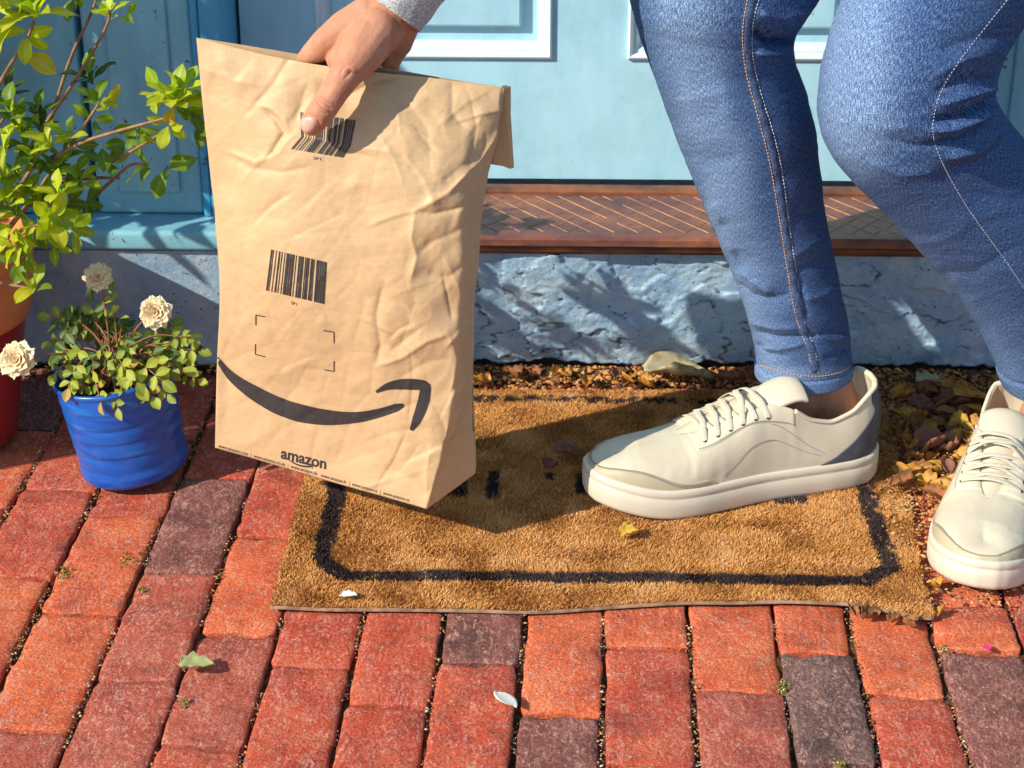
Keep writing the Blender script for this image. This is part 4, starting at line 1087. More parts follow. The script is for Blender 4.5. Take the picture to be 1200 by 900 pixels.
def shoe(name, label, toe, heel, Wd, mirror, zlift=0.0, pitch=0.0):
    toe = np.array(toe, float); heel = np.array(heel, float)
    L = float(np.linalg.norm(toe-heel)); ex = (toe-heel)/L; ey = np.array([-ex[1], ex[0]])*(-1 if mirror else 1)
    sc = L/.345
    def wld(P):
        P = np.asarray(P, float); sh = P.shape; p = P.reshape(-1, 3)
        z = p[:, 2]+zlift
        xy = heel[None]+p[:, :1]*ex[None]+p[:, 1:2]*ey[None]
        return np.concatenate([xy, z[:, None]], 1).reshape(sh)
    tk = np.array([0, .004, .015, .04, .09, .18, .3, .45, .58, .70, .80, .88, .94, .975, .993, 1.0])
    wk = np.array([0, .20, .38, .56, .70, .77, .77, .79, .90, 1.0, .98, .86, .67, .46, .25, 0])*Wd/2
    yc = lambda t_: np.interp(t_, [0, .3, .6, .85, 1], [0, 0, .002, .006, .009])*sc
    # closed outline by arc length, p in [0,1): heel -> +y side -> toe -> -y side
    td = np.concatenate([np.linspace(0, 1, 600)]); td = .5-.5*np.cos(td*math.pi)
    wv = crom(wk[:, None], td, tk)[:, 0]; wv = np.maximum(wv, 0)
    O = np.concatenate([np.stack([td*L, yc(td)+wv], 1), np.stack([td*L, yc(td)-wv], 1)[::-1][1:-1]])
    sh_ = np.r_[0, np.cumsum(np.hypot(np.diff(td*L), np.diff(wv)))]; sh_ = sh_/sh_[-1]*.5
    s = np.r_[sh_, 1-sh_[::-1][1:]]; Oc = np.vstack([O, O[:1]]); ptoe = .5
    def outline(p):
        p = np.mod(p, 1); return np.stack([np.interp(p, s, Oc[:, 0]), np.interp(p, s, Oc[:, 1])], -1)
    def p_of_t(t_, side):
        """outline parameter where x/L = t on a side (+1/-1)"""
        i = 600; a = s[:600]; x = Oc[:600, 0]/L; p = np.interp(t_, x, a)
        return p if side > 0 else 1-p
    spring = lambda x: .016*sc*sst(x/L, .72, 1.05)**1.3+.004*sst(-x/L, -.08, .0)
    SH = .0365*sc
    zk = np.array([0, .03, .07, .12, .20, .28, .34, .40, .48, .58, .68, .78, .87, .94, 1.0])
    zv = np.array([.118, .118, .110, .094, .084, .091, .106, .112, .105, .092, .080, .073, .068, .061, .050])*sc
    hk = np.array([0, .03, .07, .12, .20, .28, .34, .42, .50, .60, .66, .695, .705, 1.0])
    tks = np.linspace(0, 1, 401)
    def soft(K, V_, w=11):
        y = np.interp(tks, K, V_); yp = np.r_[np.full(w, y[0]), y, np.full(w, y[-1])]
        for _ in range(3): yp = np.convolve(np.pad(yp, w//2, mode='edge'), np.ones(w)/w, 'valid')
        return yp[w:-w]
    zv = soft(zk, zv); zk = tks
    hv = np.array([.012, .024, .029, .032, .032, .032, .031, .022, .018, .015, .011, .006, 0, 0])*sc
    def surf(p, q):
        p, q = np.broadcast_arrays(np.asarray(p, float), np.asarray(q, float))
        o = outline(p); x = o[..., 0]; t_ = x/L; side = np.where(np.mod(p, 1) < ptoe, 1., -1.)
        y0 = o[..., 1]-yc(t_); ins = .96
        zt_ = np.interp(t_, zk, zv); ht = np.interp(t_, hk, hv)
        ht = np.minimum(ht, np.abs(y0)*.86)
        xt = x-L*.085*sst(t_, .78, 1.0)+L*.018*sst(-t_, -.05, 0)
        a = q*math.pi/2
        open_ = 1-sst(t_, .30, .50)
        cy = np.cos(a)**.80*(1-open_)+(1-q**1.5)*open_
        cz = np.sin(a)**.86*(1-open_)+q*open_
        bulge = .006*sc*np.sin(q*math.pi)*open_*sst(.30-t_, -.1, .25)
        zb_ = SH*.93+spring(x)
        yy = side*ht+(y0*ins-side*ht)*cy; yy = np.where(np.abs(y0) < 1e-9, 0, yy)
        cx = np.cos(a)**.9
        xx = xt+(x-xt)*(cx*(1-open_)+(1-q**1.3)*open_)
        xx = L*.012+xx*.976-bulge*sst(-t_, -.06, 0)
        return np.stack([xx, yy+yc(t_), zb_+(zt_+spring(x)*.6-zb_)*cz], -1)
    def nrm(p, q):
        e = 1e-3
        a = surf(p+e, q)-surf(p-e, q); b_ = surf(p, np.minimum(q+e, 1))-surf(p, np.maximum(q-e, 0))
        n = np.cross(a, b_); n /= np.maximum(np.linalg.norm(n, axis=-1, keepdims=True), 1e-9)
        return -n if True else n
    root = bpy.data.objects.new(name, None); COL.objects.link(root)
    root.location = (*((toe+heel)/2), zlift); root.parent = per
    root.matrix_parent_inverse = Matrix.Translation(per.location).inverted()
    if label: root['label'] = label
    MW = Matrix.Translation(root.location)
    def lk(nm, me_, mt):
        o = bpy.data.objects.new(nm, me_); COL.objects.link(o); me_.materials.append(mt); o.parent = root; o.matrix_parent_inverse = MW.inverted(); return o
    # upper
    NP, NQ = 320, 64
    pp = np.linspace(0, 1, NP, endpoint=False); qq = np.linspace(0, 1, NQ)
    P = surf(pp[:, None], qq[None]); Nn = nrm(pp[:, None]+0*qq[None], qq[None]+0*pp[:, None])
    cen = np.array([L*.5, 0, .02]); 
    flip = 1 if ((P[:, 10]-cen)*Nn[:, 10]).sum() > 0 else -1
    # flex creases behind the toe box and soft dents
    tt_ = P[..., 0]/L
    d = -.0011*np.exp(-((tt_-.665-.02*np.sin(P[..., 1]*60))/.008)**2)*sst(qq, .35, .8)[None]-.0008*np.exp(-((tt_-.63)/.007)**2)*sst(qq, .4, .8)[None]
    d = (d+.0011*fbm(tt_*9, P[..., 1]*40, s=200)*sst(qq, 0, .2)[None]-.0009*np.abs(fbm(tt_*22+P[..., 1]*30, P[..., 2]*60, s=207, o=2))*sst(tt_, .5, .62))*(1-sst(qq, .90, .985))[None]
    P = P+Nn*flip*d[..., None]
    up = lk('upper', fast_mesh('upper', wld(P), grid_faces(NP, NQ, cu=True)), M_leather)
    bm = bmesh.new(); bm.from_mesh(up.data); bmesh.ops.remove_doubles(bm, verts=bm.verts[:], dist=1e-5); bmesh.ops.recalc_face_normals(bm, faces=bm.faces[:])
    # make sure the normals point outwards
    f0 = max(bm.faces, key=lambda f: f.calc_center_median().z*0+abs((f.calc_center_median()-Vector(root.location)).length))
    if f0.normal.dot(f0.calc_center_median()-Vector(root.location)) < 0: bmesh.ops.reverse_faces(bm, faces=bm.faces[:])
    bm.to_mesh(up.data); bm.free()
    up.data.polygons.foreach_set('use_smooth', [True]*len(up.data.polygons))
    m_ = up.modifiers.new('thick', 'SOLIDIFY'); m_.thickness = .0042*sc; m_.offset = -1
    # padded collar roll
    pc = []
    for t_ in np.linspace(.335, 0, 40): pc.append(surf(p_of_t(t_, 1), 1.0))
    for t_ in np.linspace(0, .335, 40)[1:]: pc.append(surf(p_of_t(t_, -1), 1.0))
    pc = wld(np.array(pc)); 
    mb = MB(); mb.tube([p-np.array([0, 0, .001]) for p in pc], [.0027*sc]*len(pc), 10)
    lk('collar', mb.mesh('collar', True), M_leather2b)
    # insole / inside floor and lining
    ring_ = wld(np.concatenate([outline(np.linspace(0, 1, 80, endpoint=False))*np.array([1, .86]), np.full((80, 1), SH+.004)], 1))
    lk('insole', mesh('insole', ring_, [tuple(range(80))]), M_lining)
    # outsole
    def ringo(off, z, spk=1.0):
        p = np.linspace(0, 1, 240, endpoint=False); o = outline(p); e = 2e-3
        tg = outline(p+e)-outline(p-e); tg /= np.linalg.norm(tg, axis=1, keepdims=True)+1e-9; nn = np.stack([tg[:, 1], -tg[:, 0]], 1)
        c0 = np.array([L/2, 0]); sgn = np.sign(((o-c0)*nn).sum()); o2 = o+nn*sgn*off
        return np.concatenate([o2, (z+spring(o2[:, 0])*spk)[:, None]], 1)
    prof = [(-.012, .0005), (-.004, 0), (-.0005, .0022), (.0012, .0065), (.0016, SH*.45), (.0014, SH*.70), (.0003, SH*.735), (.0012, SH*.77), (.0010, SH*.93), (-.0006, SH*1.0), (-.0030, SH*1.02), (-.008, SH*.99)]
    rings = np.stack([ringo(o_*sc, z_) for o_, z_ in prof])
    Vs = wld(rings).reshape(-1, 3); Fs = [tuple(f) for f in grid_faces(len(prof), 240, cv=True)]
    Fs += [tuple(range(240))[::-1], tuple((len(prof)-1)*240+k for k in range(240))]
    lk('sole', mesh('sole', Vs, Fs), M_rubber)
    # overlays that lie on the upper
    def overlay(nm, pf, mt, off=.0011, n=120, k=26, stitch=True, edge=None):
        """pf(a, b) -> (p, q); a along, b across in [0,1]"""
        a = np.linspace(0, 1, n)[:, None]; b_ = np.linspace(0, 1, k)[None]
        p, q = pf(a+0*b_, b_+0*a); q = np.clip(q, 0, 1)
        h = off*sst(np.minimum(np.minimum(a, 1-a)*n/1.6, np.minimum(b_, 1-b_)*k/1.6), 0, 1)-.0002
        S_ = surf(p, q)+nrm(p, q)*flip*h[..., None]*sc
        o = lk(nm, fast_mesh(nm, wld(S_), grid_faces(n, k)), mt)
        return p, q, S_
    mbS = MB()
    def stitchline(ps, qs, lift=.0014):
        q = wld(surf(ps, qs)+nrm(ps, qs)*flip*lift*sc); dashes(mbS, q, None, .0021, .0012, .00055)
    # toe guard, wraps round the toe
    sp0, sp1 = p_of_t(.60, 1), p_of_t(.60, -1)
    def qtoe(a): return .10+.30*np.exp(-((a-.5)/.30)**6)-.06*np.exp(-((a-.5)/.08)**2)
    overlay('toe_guard', lambda a, b_: (sp0+(sp1-sp0)*a, b_*qtoe(a)*sst(np.minimum(a, 1-a), -.005, .06)), M_leather2)
    aa_ = np.linspace(.05, .95, 160)
    stitchline(sp0+(sp1-sp0)*aa_, (qtoe(aa_)*sst(np.minimum(aa_, 1-aa_), -.005, .06))-.03)
    stitchline(sp0+(sp1-sp0)*aa_, (qtoe(aa_)*sst(np.minimum(aa_, 1-aa_), -.005, .06))-.055)
    # heel patch
    def heelp(a, b_):
        ext = .055+.215*(1-b_)**2.1-.035*np.exp(-((b_-.62)/.16)**2)
        side = (a-.5)*2
        pe = np.interp(ext*np.abs(side), Oc[:600, 0]/L, s[:600])
        return np.where(side > 0, pe, -pe), b_*1.0
    overlay('heel_patch', heelp, M_heel, .0014, 90, 40)
    # eyestays either side of the throat
    for sd in (1, -1):
        def eyes(a, b_, sd=sd):
            t_ = .335+.345*a; lowq = .62-.10*np.exp(-((a-.9)/.22)**2)+.06*a+.10*(1-sst(a, 0, .25))
            return (p_of_t(t_, sd) if False else np.where(sd > 0, np.interp(t_, Oc[:600, 0]/L, s[:600]), 1-np.interp(t_, Oc[:600, 0]/L, s[:600])), lowq+(1-lowq)*b_)
        overlay('eyestay', eyes, M_leather2b, .0012, 90, 20)
        ta = np.linspace(.02, .98, 120); e_p, e_q = eyes(ta, 0*ta+.10); stitchline(e_p, e_q)
        # side seams
        tb = np.linspace(0, 1, 60)
        tt2 = .34-.16*sst(tb, 0, 1); stitchline(np.array([p_of_t(x_, sd) for x_ in .42-.20*tb]), .62-.35*tb**2.2, .0005)
        stitchline(np.array([p_of_t(x_, sd) for x_ in .60-.36*tb]), .10+.30*np.sin(tb*math.pi*.85)**.8, .0005)
    o = lk('stitching', mbS.mesh('stitching', True), M_sth); tag(o, kind='stuff')
    # tongue
    n, k = 60, 22; T_ = np.linspace(0, 1, n)[:, None]; Wb = np.linspace(-1, 1, k)[None]
    tx = .705-.385*T_; crest = np.interp(tx, zk, zv)-.0035*sc+.004*T_*sc+.021*sc*sst(T_, .72, 1.0); hw_ = (.013+.017*T_)*sc
    X_ = tx*L-(.010*sst(T_, .8, 1)*sc)+0*Wb; Y_ = Wb*hw_+yc(tx); Z_ = crest-.012*sc*np.abs(Wb)**2.2*(.4+.6*T_)
    tg = lk('tongue', fast_mesh('tongue', wld(np.stack([X_, Y_, Z_], -1)), grid_faces(n, k)), M_leather2b)
    m_ = tg.modifiers.new('thick', 'SOLIDIFY'); m_.thickness = .0065*sc; m_.offset = 0
    m_ = tg.modifiers.new('sub', 'SUBSURF'); m_.levels = 1; m_.render_levels = 1
    # laces: ribbons across the throat
    r = random.Random(5)
    ev = {}
    for j in range(6):
        t_ = .430+.043*j
        for sd in (1, -1):
            p_ = p_of_t(t_, sd); e_ = surf(p_, .73)+nrm(p_, .73)*flip*.0013*sc; ev[j, sd] = (e_, nrm(p_, .73)*flip)
            c_ = wld(e_); n_ = wld(e_+nrm(p_, .73)*flip*.001)-c_; n_ /= np.linalg.norm(n_)
            eye = MB(); eye.tube([c_-n_*.0003, c_+n_*.0006], .0021*sc, 10); lk('eyelet', eye.mesh('eyelet', True), M_eye)
    for j in range(6):
        t_ = .430+.043*j
        for (ja, jb) in ([(j, j)] if j == 5 else ([(j+1, j)] if j == 0 else [(j, j+1), (j+1, j)]) if True else []):
            A0, B0 = ev[ja, 1][0], ev[jb, -1][0]
            m0 = (A0+B0)/2; zc = np.interp(m0[0]/L, zk, zv)+spring(m0[0])*.6
            cross = (.0045 if ja > jb else .0068)+(.006 if j < 2 else 0)
            mid_ = np.array([m0[0], m0[1], zc+cross*sc])
            qa = A0*.55+mid_*.45; lf = .0045 if j < 2 else .0012; qa[2] = max(qa[2], A0[2]*.38+mid_[2]*.62)+lf*sc
            qb = B0*.55+mid_*.45; qb[2] = max(qb[2], B0[2]*.38+mid_[2]*.62)+lf*sc
            path = smooth_poly([A0+(A0-mid_)*.02-np.array([0, 0, .0008]), A0+np.array([0, 0, .001]), qa, mid_+np.array([0, .006, 0])*sc, mid_-np.array([0, .006, 0])*sc, qb, B0+np.array([0, 0, .002]), B0-np.array([0, 0, .0015])], .002, 3)
            # flat ribbon: normal follows the arch
            ups = []
            for q in path:
                ups.append(wld(np.array([q[0], q[1], q[2]])+np.array([.15, (q[1]-m0[1])*28, 1.0]))-wld(q))
            mb = MB(); mb.tube([tuple(x_) for x_ in wld(path)], [.0034*sc]*len(path), 10, True, .16, [tuple(u_) for u_ in ups])
            lk('lace', mb.mesh('lace', True), M_lace)
    return root
shoe('sneaker', 'pale sneaker flat on the doormat, seen from its side', (.046, 1.947), (.397, 2.062), .122, True, .0075)
shoe('sneaker', 'pale sneaker at the right picture edge, toe pointing at the viewer', (.457, 1.768), (.570, 2.085), .118, False, .001)

# ================================================================== PLANTS
def leafmat(name, c1, c2, vein, trans=.35, edge=None, rough=.38):
    m, t, b = newmat(name); v = coords(t)
    col = ramp(t, noise(t, v, 55, 4), [(.3, c1), (.7, c2)])
    a = N_(t, 'ShaderNodeAttribute', attribute_name='rib')
    col = mix(t, a.outputs['Fac'], col, vein)
    if edge:
        e = N_(t, 'ShaderNodeAttribute', attribute_name='rim'); n2 = noise(t, v, 90, 2)
        mu = N_(t, 'ShaderNodeMath', operation='MULTIPLY', use_clamp=True); t.links.new(e.outputs['Fac'], mu.inputs[0]); t.links.new(ramp(t, n2, [(.45, 0.0), (.6, 1.0)]), mu.inputs[1])
        col = mix(t, mu.outputs[0], col, edge)
    t.links.new(col, b.inputs['Base Color']); b.inputs['Roughness'].default_value = rough; b.inputs['Specular IOR Level'].default_value = .28
    bump(t, b, [(noise(t, v, 200, 3), .2, .0006)])
    tr = N_(t, 'ShaderNodeBsdfTranslucent'); hs = N_(t, 'ShaderNodeHueSaturation'); hs.inputs['Value'].default_value = 1.6; hs.inputs['Saturation'].default_value = 1.1
    t.links.new(col, hs.inputs['Color']); t.links.new(hs.outputs[0], tr.inputs[0])
    mx_ = N_(t, 'ShaderNodeMixShader'); mx_.inputs[0].default_value = trans
    t.links.new(b.outputs[0], mx_.inputs[1]); t.links.new(tr.outputs[0], mx_.inputs[2])
    t.links.new(mx_.outputs[0], t.nodes['Material Output'].inputs[0])
    return m
def leaf_mesh(name, nl=9, nw=7, width=.40, fold=.22, droop=.22, wave=.03, blunt=.75, seed=0):
    r = random.Random(seed); t_ = np.linspace(0, 1, nl); w_ = np.linspace(-1, 1, nw)
    hw = width/2*np.sin(np.pi*np.clip(t_, 0, 1)**blunt)**.80; hw[0] = .012; hw[-1] = .004
    T, Wm = np.meshgrid(t_, w_, indexing='ij'); Y_ = Wm*hw[:, None]
    Z_ = np.abs(Wm)**1.1*hw[:, None]*fold*2-droop*T**2+wave*np.sin(T*9+Wm*2+r.random()*6)*np.abs(Wm)
    X_ = T*(1-droop*.2*T)
    me = fast_mesh(name, np.stack([X_, Y_, Z_], -1), grid_faces(nl, nw), True, attr={'rib': np.exp(-(Wm/.12)**2)*.8, 'rim': sst(np.abs(Wm), .55, 1)})
    return me
LM = [leafmat('leaf_yellow_green', (.38, .46, .015), (.58, .62, .03), (.62, .64, .10), .4),
      leafmat('leaf_bright_green', (.20, .33, .012), (.36, .46, .025), (.46, .52, .09), .38),
      leafmat('leaf_mid_green', (.08, .17, .010), (.17, .27, .018), (.22, .30, .07), .28),
      leafmat('leaf_deep_green', (.025, .065, .010), (.055, .11, .016), (.10, .16, .04), .2),
      leafmat('leaf_gold', (.50, .38, .015), (.62, .50, .03), (.62, .55, .15), .35)]
LV = []
for k in range(5):
    for j, m_ in enumerate(LM):
        me = leaf_mesh('leaf', seed=k*7+j, width=.46+.06*(k % 3), fold=.06+.06*(k % 4), blunt=1.28, droop=.06+.10*k); me.materials.append(m_); LV.append((k, j, me))
def leaf_of(tone, r):
    c_ = [me for k, j, me in LV if j == tone]; return r.choice(c_)
def place_leaf(me, p, d, nrm_, size, parent, name='leaf', wid=1.0):
    d = Vector(d).normalized(); n = Vector(nrm_); n = (n-d*n.dot(d)).normalized(); s_ = n.cross(d)
    o = bpy.data.objects.new(name, me); COL.objects.link(o); o.parent = parent
    if parent.type == 'EMPTY': o.matrix_parent_inverse = Matrix.Translation(parent.location).inverted()
    Mx = Matrix((( d.x*size, s_.x*size*wid, n.x*size, p[0]), (d.y*size, s_.y*size*wid, n.y*size, p[1]), (d.z*size, s_.z*size*wid, n.z*size, p[2]), (0, 0, 0, 1)))
    o.matrix_world = Mx
    o.matrix_basis = Mx if parent.type != 'EMPTY' else Mx
    return o
shr = thing('potted_shrub', 'yellow green broad-leaved shrub in a large orange and crimson pot', 'potted plant', (-.775, 2.13, 0))
M_bark = simple('brown_twig', (.20, .10, .05), (.34, .19, .10), 60, .7, 200, .5, .001)
M_potc = simple('crimson_glaze', (.30, .022, .022), (.38, .035, .03), 8, .35, 30, .1, .001)
M_poto = simple('orange_terracotta', (.62, .17, .045), (.72, .24, .075), 20, .6, 100, .25, .001)
M_pots = simple('potting_soil', (.02, .012, .008), (.07, .035, .02), 90, .95, 200, 1, .004)
def lathe(prof, c, seg=72, tilt=None, wob=0, seed=0):
    a = np.linspace(0, 2*math.pi, seg, endpoint=False); pr = np.array(prof)
    R_ = pr[:, 0][:, None]*(1+wob*vn(np.cos(a)[None]*2+5, np.sin(a)[None]*2+pr[:, 1][:, None]*9, s=seed))
    P = np.stack([R_*np.cos(a)[None], R_*np.sin(a)[None], pr[:, 1][:, None]+0*R_], -1)
    if tilt is not None: P = P@np.array(tilt.to_matrix()).T
    return P+np.array(c)
pc_ = (-.775, 2.13, 0)
P = lathe([(.0, .003), (.085, .003), (.092, .01), (.118, .17), (.1185, .172)], pc_); link('pot', mesh('pot', P.reshape(-1, 3), grid_faces(5, 72, cv=True)), M_potc, shr)
P = lathe([(.1187, .170), (.124, .172), (.126, .178), (.138, .262), (.137, .271), (.132, .274), (.124, .270), (.116, .225), (.112, .20)], pc_); link('pot_rim', mesh('pot_rim', P.reshape(-1, 3), grid_faces(9, 72, cv=True)), M_poto, shr)
P = lathe([(.118, .232), (.06, .238), (.001, .240)], pc_, wob=.02); link('soil', mesh('soil', P.reshape(-1, 3), grid_faces(3, 72, cv=True)), M_pots, shr)
r = random.Random(3)
stems = [  # px, py, Y
 [(-60,330,2.12),(0,240,2.10),(40,163,2.06),(83,103,2.03),(127,30,2.0),(129,12,2.0)],
 [(-40,300,2.14),(40,200,2.12),(63,130,2.10),(82,67,2.08),(110,10,2.06),(116,-12,2.05)],
 [(-80,280,2.1),(-30,170,2.06),(0,93,2.03),(32,47,2.0),(40,25,1.99)],
 [(-50,320,2.12),(30,215,2.06),(83,170,2.02),(143,152,1.98),(200,137,1.96)],
 [(-40,330,2.13),(30,240,2.10),(77,207,2.08),(133,190,2.05),(183,160,2.02),(196,152,2.01)],
 [(-30,340,2.13),(50,275,2.12),(100,240,2.10),(133,210,2.08),(155,190,2.06),(172,194,2.05)],
 [(-30,320,2.12),(40,230,2.08),(73,183,2.05),(90,160,2.03),(115,123,2.01)],
 [(60,214,2.1),(110,208,2.08),(140,209,2.07)],
 [(-60,340,2.10),(-10,290,2.05),(30,265,2.02),(62,262,2.0)],
 [(-50,350,2.08),(-10,330,2.04),(20,335,2.01),(36,338,2.0)],
 [(-70,320,2.12),(-40,220,2.09),(-10,160,2.07),(10,130,2.06)],
]
for st in stems:
    P = smooth_poly([at(*q) for q in st], .006); mb = MB(); mb.tube(P, np.linspace(.0034, .0016, len(P)), 7)
    link('stem', mb.mesh('stem', True), M_bark, shr)
clusters = [ # px,py,Y, leaves, size(px), tones, spread dir(px)
 (40,14,1.99,11,44,'0011',(0,-1)), (18,22,2.0,7,40,'001',(-1,0)), (32,40,2.0,4,34,'10',(.4,1)), (128,14,2.0,9,24,'001',(.1,-1)), (147,18,2.02,3,22,'01',(1,0)), (84,-4,2.06,4,26,'12',(0,1)),
 (204,118,1.96,14,38,'00011',(.3,-1)), (216,104,1.97,6,36,'001',(.6,-1)), (190,112,1.97,5,34,'001',(-.8,-1)), (222,128,1.98,5,34,'122',(1,.1)), (238,140,2.0,4,30,'23',(.5,1)),
 (198,146,1.97,5,32,'004',(.1,1)), (160,152,2.0,7,28,'1222',(0,1)), (172,196,2.04,3,46,'22',(-1,0)), (197,192,2.04,2,22,'23',(.4,1)), (196,198,2.04,2,40,'22',(-.2,1)),
 (115,118,2.01,8,30,'0112',(.4,-1)), (106,92,2.05,6,34,'2323',(-.3,-.8)), (124,120,2.01,3,28,'04',(1,.2)), (110,140,2.04,3,28,'12',(.7,.4)),
 (12,128,2.05,8,30,'1122',(0,-1)), (22,150,2.05,8,28,'0112',(.2,-1)), (4,175,2.04,7,30,'012',(0,-1)), (40,185,2.03,8,28,'0112',(.3,-1)), (57,168,2.02,7,32,'001',(0,-1)),
 (78,160,2.02,5,30,'011',(.4,-1)), (22,205,2.02,8,28,'012',(0,-.6)), (60,200,2.03,8,28,'112',(.3,-.3)), (88,205,2.06,7,28,'122',(.6,-.6)), (8,232,2.0,8,30,'001',(0,-1)),
 (32,228,2.01,7,32,'001',(.5,-1)), (68,228,2.0,6,36,'011',(0,-1)), (94,212,2.04,5,26,'11',(.8,-.6)), (62,258,1.99,8,38,'0012',(.3,.2)), (85,268,1.99,5,36,'01',(1,.1)),
 (40,262,2.01,6,32,'012',(-.4,.2)), (12,268,1.99,7,34,'001',(-.2,.4)), (100,240,2.08,5,26,'123',(.5,.3)), (20,290,1.98,5,34,'001',(-.5,.6)), (64,285,2.02,4,30,'12',(.4,1)),
 (40,338,1.99,5,30,'012',(.3,-.4)), (128,190,2.06,4,30,'112',(1,-.1)), (45,130,2.07,6,26,'23',(.1,-1)), (10,110,2.08,6,30,'33',(.0,-1)), (120,172,2.05,3,28,'22',(.6,.5)), (0,-2,2.0,6,40,'01',(0,-1)), (48,150,2.06,6,28,'223',(.2,-1)), (30,175,2.05,6,28,'122',(0,-1)), (75,185,2.05,6,26,'223',(.3,-.8)), (15,248,2.02,7,30,'0122',(-.2,-.3)), (48,240,2.02,7,30,'112',(.2,-.3)), (80,238,2.04,5,28,'122',(.6,0)), (5,205,2.0,7,32,'011',(-.1,-.8)), (30,300,2.0,5,32,'12',(.1,.7))]
leafcount = 0
for (cx, cy, cY, n, sz, tones, sd) in clusters:
    c_ = Vector(at(cx, cy, cY)); k = depthpx(np.array(c_)); ax = Vector(CR)*sd[0]-Vector(CU)*sd[1]*1.0; ax = ax.normalized()*.7+Vector((-.3, -.5, .5))*.6; ax.normalize()
    u = ax.orthogonal().normalized(); w_ = ax.cross(u)
    for i in range(n):
        a = i*2.4+r.random()*.6; op = RAD(25+50*(i/max(n-1, 1))+r.uniform(-10, 12))
        d_ = ax*math.cos(op)+(u*math.cos(a)+w_*math.sin(a))*math.sin(op)
        nn = ax*math.sin(op)-(u*math.cos(a)+w_*math.sin(a))*math.cos(op)
        size = sz/k*r.uniform(.8, 1.18)
        p_ = c_+d_*.002-ax*.003*(i % 4)
        place_leaf(leaf_of(int(r.choice(tones)), r), p_, d_, nn+Vector((-.2, -.3, .3)), size, shr, wid=r.uniform(.85, 1.2)); leafcount += 1
c_ = Vector(at(26, 62, 2.0)); place_leaf(leaf_of(4, r), c_, Vector(CR)*.9-Vector(CU)*.45, (-.3, -.5, .8), .044, shr, wid=.9)
print('shrub leaves', leafcount)
# neighbouring tall shrub, beyond the left picture edge; it shades the wall
tall = thing('tall_shrub', 'tall leafy shrub standing beyond the left edge of the picture', 'shrub', (-1.35, 1.75, 0))
mb = MB()
for k in range(7):
    a = r.uniform(0, 6.28); mb.tube(smooth_poly([(-1.35, 1.75, 0), (-1.33+.1*math.cos(a), 1.75+.1*math.sin(a), .4), (-1.3+.25*math.cos(a), 1.75+.22*math.sin(a), 1.0)], .03), .008, 6)
link('trunk', mb.mesh('trunk', True), M_bark, tall)
rg = np.random.default_rng(4)
def foliage(n, boxes):
    t0 = leaf_mesh('t', 5, 3, .45, .2, .15); v0 = np.array([v_.co[:] for v_ in t0.vertices]); f0 = np.array([p.vertices[:] for p in t0.polygons])
    C_ = []; 
    for (cx, cy, cz, rx, ry, rz, k) in boxes:
        q = rg.normal(size=(k, 3)); q /= np.linalg.norm(q, axis=1, keepdims=True); q *= rg.random((k, 1))**.4
        C_.append(q*np.array([rx, ry, rz])+np.array([cx, cy, cz]))
    C_ = np.concatenate(C_); n = len(C_); A1 = rg.normal(size=(n, 3)); A1 /= np.linalg.norm(A1, axis=1, keepdims=True); B1 = np.cross(A1, rg.normal(size=(n, 3))); B1 /= np.linalg.norm(B1, axis=1, keepdims=True); C1 = np.cross(A1, B1)
    s_ = rg.uniform(.035, .06, n)[:, None, None]
    V = C_[:, None]+s_*(v0[None, :, :1]*A1[:, None]+v0[None, :, 1:2]*B1[:, None]+v0[None, :, 2:]*C1[:, None])
    F = f0[None]+np.arange(n)[:, None, None]*len(v0)
    return fast_mesh('foliage', V.reshape(-1, 3), F.reshape(-1, 4), True)
SH_BOXES = [(-.95, 2.05, .76, .15, .08, .24, 520), (-.90, 2.20, .56, .23, .09, .26, 620), (-.80, 2.22, .70, .16, .07, .12, 160), (-1.15, 2.10, .62, .20, .10, .30, 350), (-1.42, 1.95, .5, .25, .2, .4, 300)]
fo = link('foliage', foliage(0, SH_BOXES), LM[2], tall); tag(fo, kind='stuff')

# ---- miniature rose in the blue pot
rose = thing('potted_rose', 'small cream miniature rose bush in a cobalt blue pot', 'potted plant', (-.512, 2.045, 0))
from mathutils import Euler
M_blue, t, b = newmat('cobalt_enamel'); v = coords(t, rand=False)
mp = N_(t, 'ShaderNodeMapping'); mp.inputs['Scale'].default_value = (3, 3, 22); t.links.new(v, mp.inputs[0])
col = ramp(t, noise(t, mp.outputs[0], 5, 4, .5), [(.3, (.003, .060, .34)), (.6, (.005, .115, .48)), (.8, (.02, .21, .64))])
col = mix(t, ramp(t, noise(t, v, 70, 3, .6), [(.735, 0.0), (.75, 1.0)]), col, (.45, .6, .75))
t.links.new(col, b.inputs['Base Color']); b.inputs['Roughness'].default_value = .3; b.inputs['Specular IOR Level'].default_value = .6
col = mix(t, ramp(t, noise(t, v, 30, 6, .75), [(.55, 0.0), (.72, .45)]), col, (.05, .13, .40)); t.links.new(col, b.inputs['Base Color'])
bump(t, b, [(noise(t, v, 60, 4), .15, .001)])
tilt = Euler((RAD(2), RAD(-7), 0)); pb = Vector((-.512, 2.045, .008))
prf = [(.0, .0), (.055, .0), (.0635, .002), (.0665, .006), (.0670, .016), (.0655, .020)]
for k in range(5):
    z0 = .026+k*.020; prf += [(.0658+.0010*k, z0), (.0662+.0010*k, z0+.002), (.0663+.0010*k, z0+.0165), (.0659+.0010*k, z0+.0185)]
prf += [(.0705, .127), (.0735, .130), (.0735, .134), (.0705, .135), (.0690, .130), (.067, .11)]
P = lathe(prf, pb, 80, tilt, .003, 3); link('pot', mesh('pot', P.reshape(-1, 3), grid_faces(len(prf), 80, cv=True)), M_blue, rose)
